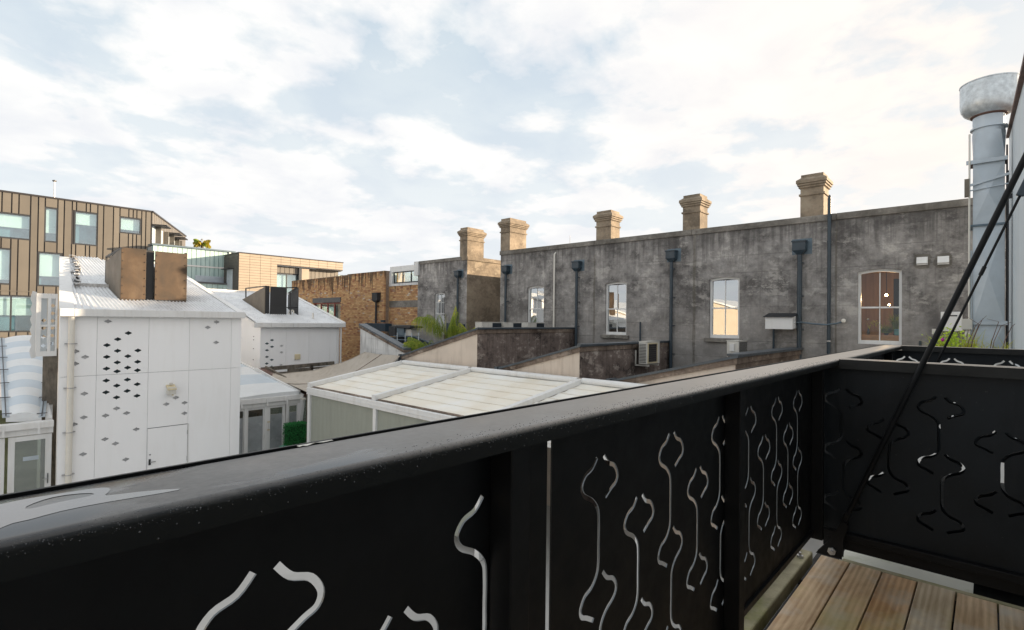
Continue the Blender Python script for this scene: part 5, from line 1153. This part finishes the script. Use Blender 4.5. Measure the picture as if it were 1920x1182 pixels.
# ------------------------------------------------------------------ pale neighbour wall, flue, planting
nw = thing('pale_side_building', (6, -4, GZ), 'pale grey blue painted wall with raking top at the right edge', 'building')
YN = -.27; wt = lambda x: 1.37+.158*x
MB().prism([(-4, YN, GZ), (12.9, YN, GZ), (12.9, YN, wt(12.9)), (-4, YN, wt(-4))], (0, -.3, 0)).build('side_wall', M['grey_panel'], nw)
MB().prism([(-4, YN+.04, wt(-4)), (12.95, YN+.04, wt(12.95)), (12.95, YN+.04, wt(12.95)+.05), (-4, YN+.04, wt(-4)+.05)], (0, -.36, 0)).build('raking_capping', M['rust'], nw)
B((12.6, -9, GZ), (12.9, YN-.3, 3.3)).build('end_wall', M['grey_panel'], nw); MB().prism([(-4, YN-.3, wt(-4)-.1), (12.6, YN-.3, wt(12.6)-.1), (12.6, -9, wt(12.6)-.1), (-4, -9, wt(-4)-.1)], (0, 0, -.1)).build('roof', M['zinc'], nw)
fl = thing('extract_flue', (11.19, -.0, -.5), 'tall square galvanised flue with big round bowl cowl against the sky', 'flue')
xa, xb, ya, yb = 11.0, 11.37, -.185, .185
for z0, z1 in ((-.9, .03), (.06, 1.58), (1.61, 2.60)):
    B((xa, ya, z0), (xb, yb, z1)).build('duct_section', M['galv'], fl, bevel=.004)
    # diagonal stiffening crease on the face
    zc = (z0+z1)/2; MB().add([(xa-.001, ya+.01, z0+.02), (xa-.001, yb-.01, z0+.02), (xa-.001, yb-.01, z1-.02), (xa-.001, ya+.01, z1-.02), (xa-.035, 0, zc)], [(0, 1, 4), (1, 2, 4), (2, 3, 4), (3, 0, 4)]).build('creased_face', M['galv'], fl, fix=False)
for z in (.03, 1.58, 2.60):
    plate(rect(xa-.035, ya-.035, xb+.035, yb+.035), [rect(xa+.01, ya+.01, xb-.01, yb-.01)], lambda a, b, c, z=z: (a, b, z+c), .03).build('flange', M['plate'] if z != 2.6 else M['rust'], fl)
for z in (.03, 2.57): B((xa-.05, ya-.03, z), (xa-.02, yb+.08, z+.06)).build('flange_angle', M['galv'], fl)
m = MB(); n = 32; cx = 11.185; sq = []; ci = []
for i in range(n):
    a = 2*math.pi*i/n; c_, s_ = math.cos(a), math.sin(a); k = .185/max(abs(c_), abs(s_)); sq.append((cx+c_*k, s_*k, 2.63)); ci.append((cx+c_*.20, s_*.20, 3.08))
m.add(sq+ci, [(i, (i+1) % n, n+(i+1) % n, n+i) for i in range(n)]); m.build('transition_piece', M['galv'], fl, smooth='auto')
MB().lathe((cx, 0, 0), [(.195, 3.08), (.195, 3.14), (.225, 3.145), (.225, 3.165), (.195, 3.17), (.195, 3.36)], 32).build('collar', M['galv'], fl, smooth='auto')
MB().lathe((cx, 0, 0), [(.20, 3.34), (.225, 3.35), (.225, 3.37), (.20, 3.38)], 32).build('collar_ring', M['rust'], fl, smooth='auto')
o = MB().lathe((cx, -.01, 0), [(.20, 3.36), (.26, 3.37), (.315, 3.41), (.35, 3.47), (.362, 3.54), (.365, 3.60), (.365, 3.86), (.372, 3.865), (.372, 3.88), (.36, 3.88), (.355, 3.6), (.30, 3.45), (.18, 3.40)], 40, caps=False).build('bowl_cowl', M['galv_bright'] if 'galv_bright' in M else M['galv'], fl, smooth='auto', fix=False)
MB().tube([(xa-.05, yb+.04, -.3), (xa-.05, yb+.04, 3.05)], .013, 8).build('support_rod', M['white_pvc'], fl); MB().tube([(xa-.03, yb+.015, -.2), (xa-.03, yb+.015, 1.2)], .012, 8).build('support_rod', M['galv'], fl)
MB().tube([(xb, ya-.03, -.6), (xb, ya-.03, 2.9)], .012, 6).build('cable', M['dark'], fl); MB().tube([(xa-.02, ya-.035, -.6), (xa-.02, ya-.035, 2.4)], .010, 6).build('cable', M['dark'], fl)
for z in (2.28, 2.20): MB().bar((xa-.04, yb+.06, z-.05), (xa-.04, ya-.05, z+.07 if z > 2.25 else z+.0), .03, .035 if z > 2.25 else .015).build('wall_strap', M['galv'], fl)
B((xa-.08, yb+.04, 2.06), (xa-.0, yb+.10, 2.34)).build('junction_box', M['enclosure_grey'], fl); B((xa-.10, yb-.0, -.0-.05), (xa-.02, yb+.13, .12)).build('isolator_box', M['ac_white'], fl, bevel=.006)
MB().tube([(xa-.06, yb+.06, -.05), (xa-.07, yb+.09, -.15), (xa-.06, yb+.07, -.27), (xa-.06, yb+.04, -.15), (xa-.06, yb+.03, -.05)], .014, 8).build('cable_loop', M['white_pvc'], fl, smooth=True)
for z in (2.10, 1.97): B((xa-.03, ya-.09, z), (xa+.02, ya-.04, z+.07)).build('wall_clip', M['dark'], fl)
MB().tube([(11.3, -.23, 3.55), (11.3, -.30, 3.35), (11.3, -.22, 3.15)], .01, 6).build('cable', M['white_pvc'], fl, smooth=True)
# white roof-top planter where the grasses grow
pl_ = thing('roof_planter', (10.2, .5, GZ), 'overgrown roof edge with yellow green grasses in front of the flue', 'planting')
B((9.9, -.25, GZ), (10.7, 1.5, -.42)).build('ledge', M['white_block'], pl_); B((9.95, -.2, -.42), (10.6, 1.4, -.40)).build('soil', M['soil'], pl_)
m = MB(); rg = random.Random(11)
for k in range(26): tuft(m, (10.1+rg.uniform(-.1, .3), rg.uniform(-.22, .62), -.42), 9, .05, rg.uniform(.25, .5) if k % 3 else .42, .012, 1.1, 1.0, rg)
o = m.build('grasses', M['leaf_yellow'], pl_, fix=False); o['kind'] = 'stuff'
m = MB(); leafcloud(m, 420, lambda: (10.1+rg.gauss(0, .08), .42+rg.gauss(0, .10), -.22+rg.gauss(0, .09)), .045, rg); m.build('bushy_herb', M['leaf_lime'], pl_, fix=False)['kind'] = 'stuff'
MB().lathe((9.98, .50, -.20), [(.003, -.03), (.022, -.01), (.022, .01), (.003, .03)], 8).build('flower', M['flower'], pl_)
for k in range(6):
    y_ = rg.uniform(-.2, .3); MB().tube([(10.0, y_, -.4), (10.0, y_-.03, -.2), (10.0, y_-.10, -.02+.1*rg.random()), (10.0, y_-.22+.3*rg.random(), .06+.1*rg.random())], [.006, .005, .004, .002], 5).build('twig', M['rust'], pl_)

M['cut_edge'] = simple('bare laser cut edge', (.15, .165, .175), .35, .6, .2, 20, 0)
M['face'] = simple('stained black cap edge', (.018, .018, .017), .5, 0, .5, 5, .2, .002, spec=.3)
# ------------------------------------------------------------------ the balcony
bal = thing('balcony', (1.5, .3, -1.4), 'near balcony with timber deck, black laser cut panels and wide wet rail cap', 'balcony', 'black steel balconies')
def capprof(y0, y1, zt, h, r=.014):
    """rounded cap profile as (y, z)"""
    p = [(y0, zt-h)]
    for k in range(6): a = math.pi-k*math.pi/10; p.append((y0+r+r*math.cos(a), zt-r+r*math.sin(a)))
    for k in range(6): a = math.pi/2-k*math.pi/10; p.append((y1-r*.5+r*.5*math.cos(a), zt-r*.5+r*.5*math.sin(a)))
    return p+[(y1, zt-h), (y1-.01, zt-h), (y1-.01, zt-.012), (y0+.01, zt-.012), (y0+.01, zt-h)]
def railcap(par, xa, xb, y0=.62, y1=.772, zt=-.195, h=.034, mitre=0):
    q = capprof(y0, y1, zt, h); m = MB(); a = [Vector((xa, y, z)) for y, z in q]; b = [Vector((xb-(mitre*(1-(y-y0)/(y1-y0)) if mitre else 0), y, z)) for y, z in q]; n = len(q)
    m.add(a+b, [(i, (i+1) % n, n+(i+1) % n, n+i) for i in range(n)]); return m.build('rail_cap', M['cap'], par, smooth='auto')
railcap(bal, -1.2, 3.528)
B((-1.2, .776, -.225), (6.45, .781, -.193)).build('edge_trim', M['iron'], bal)
# cross cap on the divider, mitred look: two strips with a bright gap
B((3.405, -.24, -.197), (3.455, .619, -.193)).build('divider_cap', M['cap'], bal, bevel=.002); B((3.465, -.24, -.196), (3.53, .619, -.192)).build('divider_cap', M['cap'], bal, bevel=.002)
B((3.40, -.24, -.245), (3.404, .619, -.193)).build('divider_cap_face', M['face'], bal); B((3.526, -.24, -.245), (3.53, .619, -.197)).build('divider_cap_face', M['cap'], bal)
B((3.41, -.24, -.235), (3.52, .619, -.199)).build('divider_cap_core', M['iron'], bal)

ARC = [(.19, 0), (.44, -.022), (.80, -.034), (1.0, -.058), (.93, -.078), (.68, -.088), (.30, -.106)]
JOIN = [(.19, 0), (.44, -.022), (.80, -.034), (1.0, -.058), (.86, -.082), (.42, -.102), (.13, -.128), (.07, -.160), (.07, -.215), (.07, -.262), (.17, -.290), (.44, -.312), (.80, -.324), (1.0, -.348), (.93, -.368), (.68, -.378), (.30, -.396)]
def smooth_path(p, n=4):
    out = []
    for i in range(len(p)-1):
        a, b, c, d = p[max(i-1, 0)], p[i], p[i+1], p[min(i+2, len(p)-1)]
        for k in range(n):
            t = k/n; out.append(tuple(.5*((2*b[j])+(-a[j]+c[j])*t+(2*a[j]-5*b[j]+4*c[j]-d[j])*t*t+(-a[j]+3*b[j]-3*c[j]+d[j])*t**3) for j in (0, 1)))
    return out+[p[-1]]
def slot(path, cx, zt, a, side, w):
    p = smooth_path([(cx+side*u*a, zt+v) for u, v in path]); L, Rr = [], []
    for i in range(len(p)):
        q0, q1 = p[max(i-1, 0)], p[min(i+1, len(p)-1)]; dx, dz = q1[0]-q0[0], q1[1]-q0[1]; l = math.hypot(dx, dz); nx, nz = -dz/l*w/2, dx/l*w/2
        L.append((p[i][0]+nx, p[i][1]+nz)); Rr.append((p[i][0]-nx, p[i][1]-nz))
    return L+Rr[::-1]
def motifs(cols, a, w, flip=1):
    H = []
    for cx, zt, kind in cols:
        if kind == 'H':
            H += [slot(JOIN, cx, zt, a, -flip, w), slot(ARC, cx, zt, a, flip, w), slot(JOIN, cx, zt-.29, a, flip, w), slot(ARC, cx, zt-.58, a, -flip, w)]
        else:
            H += [slot(JOIN, cx, zt, a, flip, w), slot(ARC, cx, zt, a, -flip, w), slot(ARC, cx, zt-.29, a, -flip, w)]
    return H
YP = .712; ZB = -1.115
def frontpanel(par, xa, xb, cols, flipL=-1):
    H = []
    for cx, zt, kind in cols: H += motifs([(cx, zt, kind)], .08, .0115, 1 if kind == 'H' else flipL)
    o = plate(rect(xa, ZB, xb, -.23), H, PY(YP), .004).build('laser_cut_panel', M['panel_black'], par)
    o.data.materials.append(M['cut_edge'])
    for p in o.data.polygons:
        if abs(p.normal.y) < .5 and xa+.01 < p.center.x+rootloc(par).x < xb-.01 and ZB+.01 < p.center.z+rootloc(par).z < -.24: p.material_index = 1
    return o
M['panel_black'] = simple('near black panel paint', (.0030, .0032, .0036), .55, 0, .3, 5, .1, .002, spec=.25)
hz_, lz_ = -.335, -.480
frontpanel(bal, -.52, .897, [(-.32, lz_, 'L'), (-.11, hz_, 'H'), (.09, lz_, 'L'), (.295, hz_, 'H'), (.51, lz_, 'L'), (.715, hz_, 'H')])
frontpanel(bal, .914, 2.02, [(1.11, hz_, 'H'), (1.31, lz_, 'L'), (1.505, hz_, 'H'), (1.705, lz_, 'L'), (1.90, hz_, 'H')])
frontpanel(bal, 2.023, 3.43, [(2.205, hz_, 'H'), (2.395, lz_, 'L'), (2.58, hz_, 'H'), (2.765, lz_, 'L'), (2.93, hz_, 'H')])
for xa, xb in ((.72, .775), (1.935, 1.99), (3.20, 3.24)):
    B((xa, .655, -1.42 if xa < 3 else -1.16), (xb, .712, -.232)).build('post', M['panel_black'], bal, bevel=.003)
B((-1.2, .70, -1.145), (3.43, .74, -1.117)).build('bottom_rail', M['iron'], bal, bevel=.003); B((-1.2, .63, -.232), (3.43, .76, -.212)).build('top_channel', M['iron'], bal)
B((-1.2, .64, -1.45), (3.43, .712, -1.40)).build('perimeter_plate', M['iron'], bal)
B((-1.2, .712, -1.55), (3.60, .716, -1.147)).build('fascia_plate', M['iron'], bal) if False else None
# mossy galvanised angle beside the deck
B((-1.2, .765, -1.42), (3.50, .845, -1.345)).build('edge_angle', M['deck_moss'], bal, bevel=.008)
B((-1.2, .85, -1.55), (3.6, .86, -1.30)).build('outer_plate', M['iron'], bal)
B((-1.2, .735, -1.5), (3.5, .755, -1.43)).build('edge_channel', M['iron'], bal)
MB().lathe((3.36, .80, -1.345), [(.018, 0), (.018, .014), (.008, .015), (.008, .03)], 6).build('bolt', M['steel'], bal)
# deck boards
be = [.725, .578, .428, .275, .118, -.036, -.19, -.262]
for i in range(len(be)-1):
    B((-1.2, be[i+1]+.0035, -1.375), (3.50-.004*(i % 3), be[i]-.0035, -1.35+.0015*(i % 2))).build('deck_board', M['wood'], bal, bevel=.003)
for x in (-.3, .9, 2.1, 3.2): B((x, -.26, -1.47), (x+.045, .72, -1.378)).build('joist', M['iron'], bal)
B((-1.2, -.26, -1.60), (3.7, .86, -1.59)).build('soffit_sheet', M['panel_black'], bal)
# divider at the far end
XD = 3.445
dcol = [(.608, -.362, 'H'), (.40, -.507, 'L'), (.18, -.362, 'H'), (-.045, -.507, 'L')]
plate(rect(-.24, -1.16, .711, -.24), motifs(dcol, .090, .014, -1), PX(XD), .004).build('laser_cut_panel', M['panel'], bal)
plate(rect(-.24, -1.16, .711, -.24), motifs(dcol, .090, .014, -1), PX(XD+.078), .004).build('laser_cut_panel', M['panel'], bal)
B((XD-.035, -.24, -1.20), (XD+.03, .70, -1.162)).build('bottom_rail', M['iron'], bal, bevel=.003); B((XD-.005, -.24, -1.262), (XD+.005, .70, -1.20)).build('bottom_flange', M['iron'], bal)
B((3.505, -.25, -1.40), (3.545, .62, -1.352)).build('mossy_bearer', M['deck_moss'], bal, bevel=.004)
B((3.78, .06, -1.47), (4.12, .68, -1.45)).build('pale_soffit', M['soffit'], bal)
B((4.2, -.25, -1.42), (6.3, .70, -1.37)).build('deck_shade_sheet', M['panel_black'], bal); B((3.56, -.25, -1.60), (6.3, .86, -1.56)).build('soffit_sheet', M['panel_black'], bal)  # black sheet instead of neighbour's boards: deck shade put into the colour
# tension rod and its clevis
P0 = Vector(on(1577, 990, 'X', 3.36)); P1 = Vector(on(1920, 300, 'X', 3.36)); bc = Vector(on(1562, 1030, 'X', 3.36)); dr_ = (P1-P0).normalized(); P2 = P0+dr_*((YN-P0.y)/dr_.y)
MB().tube([P0, P2], .0135, 14).build('tension_rod', M['iron'], bal, smooth='auto')
q = [Vector(on(x_, y_, 'X', 3.355)) for x_, y_ in ((1531, 1034), (1580, 1047), (1583, 1010), (1592, 985), (1580, 975), (1556, 1012))]
for dx in (-.022, .018): MB().prism([p+Vector((dx, 0, 0)) for p in q], (.006, 0, 0)).build('clevis_plate', M['iron'], bal)
MB().tube([(3.30, bc.y, bc.z), (3.40, bc.y, bc.z)], .010, 8).build('clevis_pin', M['steel'], bal); MB().tube([(3.318, bc.y, bc.z), (3.332, bc.y, bc.z)], .021, 6).build('clevis_nut', M['steel'], bal)
MB().bar(P0-dr_*.03, P0+dr_*.10, .03, .03).build('rod_end', M['iron'], bal, bevel=.004)
# rain drops on the rounded inner corner and the top of the cap
rg = random.Random(21); m = MB()
def drop(c, nrm_, r):
    c = Vector(c); nrm_ = Vector(nrm_).normalized(); x = nrm_.orthogonal().normalized(); y = nrm_.cross(x); vs = [c+nrm_*r*.62]
    for rr, hh in ((.6, .48), (1.0, .0)): vs += [c+(x*math.cos(a*math.pi/3)+y*math.sin(a*math.pi/3))*r*rr+nrm_*r*hh for a in range(6)]
    m.add(vs, [(0, 1+i, 1+(i+1) % 6) for i in range(6)]+[(1+i, 7+i, 7+(i+1) % 6, 1+(i+1) % 6) for i in range(6)])
for _ in range(2600):
    x = rg.uniform(0, 1)**1.3*3.4; r = rg.choice((.0006, .0008, .0010, .0014))*rg.uniform(.7, 1.1)*min(1, .42+.5*x)
    a = math.pi-rg.betavariate(1.2, 1.6)*math.pi/2; c = (x, .634+.014*math.cos(a), -.209+.014*math.sin(a)); drop(c, (0, math.cos(a), math.sin(a)), r)
for _ in range(500):
    x = rg.uniform(.45, 3.3); y = .634+abs(rg.gauss(0, .016)); drop((x, y, -.195), (0, 0, 1), rg.uniform(.0008, .0016))
for _ in range(70):
    x = rg.uniform(0.1, 2.2); drop((x, .62, rg.uniform(-.226, -.21)), (0, -1, 0), rg.uniform(.0008, .0013))
o = m.build('rain_drops', M['drop'], bal, smooth=True, fix=False); o['kind'] = 'stuff'
# peeled pale paint and lichen on the outer edge
for pa, pb, pt_, n in ((556, 622, 836, 10), (1000, 1045, 757, 8)):
    m = MB(); base = [on(pa+(pb-pa)*i/n, pt_+(-(pb-pa)*.17)*i/n+rg.uniform(-1, 1), 'Z', -.1945) for i in range(n+1)]
    low = [Vector((p.x, p.y-rg.uniform(.003, .011), p.z)) for p in base]; m.prism([Vector(p) for p in base]+low[::-1], (0, 0, .0008)); m.build('peeled_paint', M['white_pvc'], bal)

PZ = lambda x, y: tuple(Vector(on(x/2.743, 820+y/2.743, 'Z', -.1945)).xy)
outp = [(0, 345), (110, 320), (300, 290), (480, 262), (575, 255), (560, 285), (520, 305), (700, 280), (980, 258), (850, 285), (560, 330), (300, 380), (150, 425), (60, 440), (0, 470), (-60, 480), (-200, 500), (-260, 400)]
isl = [(120, 360), (220, 320), (330, 295), (490, 283), (480, 300), (340, 325), (230, 350), (140, 372)]
rr_ = lambda L: [tuple(a*.5+b*.5 for a, b in zip(L[i], L[(i+1) % len(L)])) if k else tuple(L[i][j]*.75+.125*(L[i-1][j]+L[(i+1) % len(L)][j]) for j in (0, 1)) for i in range(len(L)) for k in (0, 1)]
plate(rr_([PZ(*q_) for q_ in outp]), [rr_([PZ(*q_) for q_ in isl])], lambda a, b, c: (a, b, -.1948+c), .00015).build('rain_puddle', M['water'], bal)
# ------------------------------------------------------------------ neighbour's balcony
nb_ = thing('balcony', (5, .3, -1.4), 'farther black balcony behind the divider, only its rails and panel tops showing', 'balcony', 'black steel balconies')
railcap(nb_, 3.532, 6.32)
B((3.532, YP, -1.2), (6.30, YP+.004, -.23)).build('side_panel', M['panel_black'], nb_); 
for xa in (4.6, 5.9): B((xa, .655, -1.4), (xa+.055, .712, -.232)).build('post', M['panel_black'], nb_)
plate(rect(-.24, -1.2, .72, -.245), motifs([(.585, -.30, 'H'), (.25, -.30, 'H'), (-.12, -.30, 'H')], .085, .014, -1), PX(6.34), .004).build('laser_cut_panel', M['panel'], nb_)
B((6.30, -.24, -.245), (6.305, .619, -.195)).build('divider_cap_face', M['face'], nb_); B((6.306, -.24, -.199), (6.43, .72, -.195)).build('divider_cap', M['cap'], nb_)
a = on(1752, 690, 'X', 6.2); b = on(1920, 352, 'X', 6.2); d = (Vector(b)-Vector(a)).normalized(); P2 = Vector(a)+d*((YN-a.y)/d.y)
MB().tube([Vector(a)-d*.9, P2], .0105, 12).build('tension_rod', M['iron'], nb_, smooth='auto'); c = on(1912, 368, 'X', 6.2); c2 = Vector(c)+d*.16
MB().bar(c, c2, .05, .055).build('clevis', M['pipe'], nb_, bevel=.008); MB().tube([Vector(a)+d*.9, Vector(a)+d*.98], .016, 8).build('rod_coupler', M['iron'], nb_)
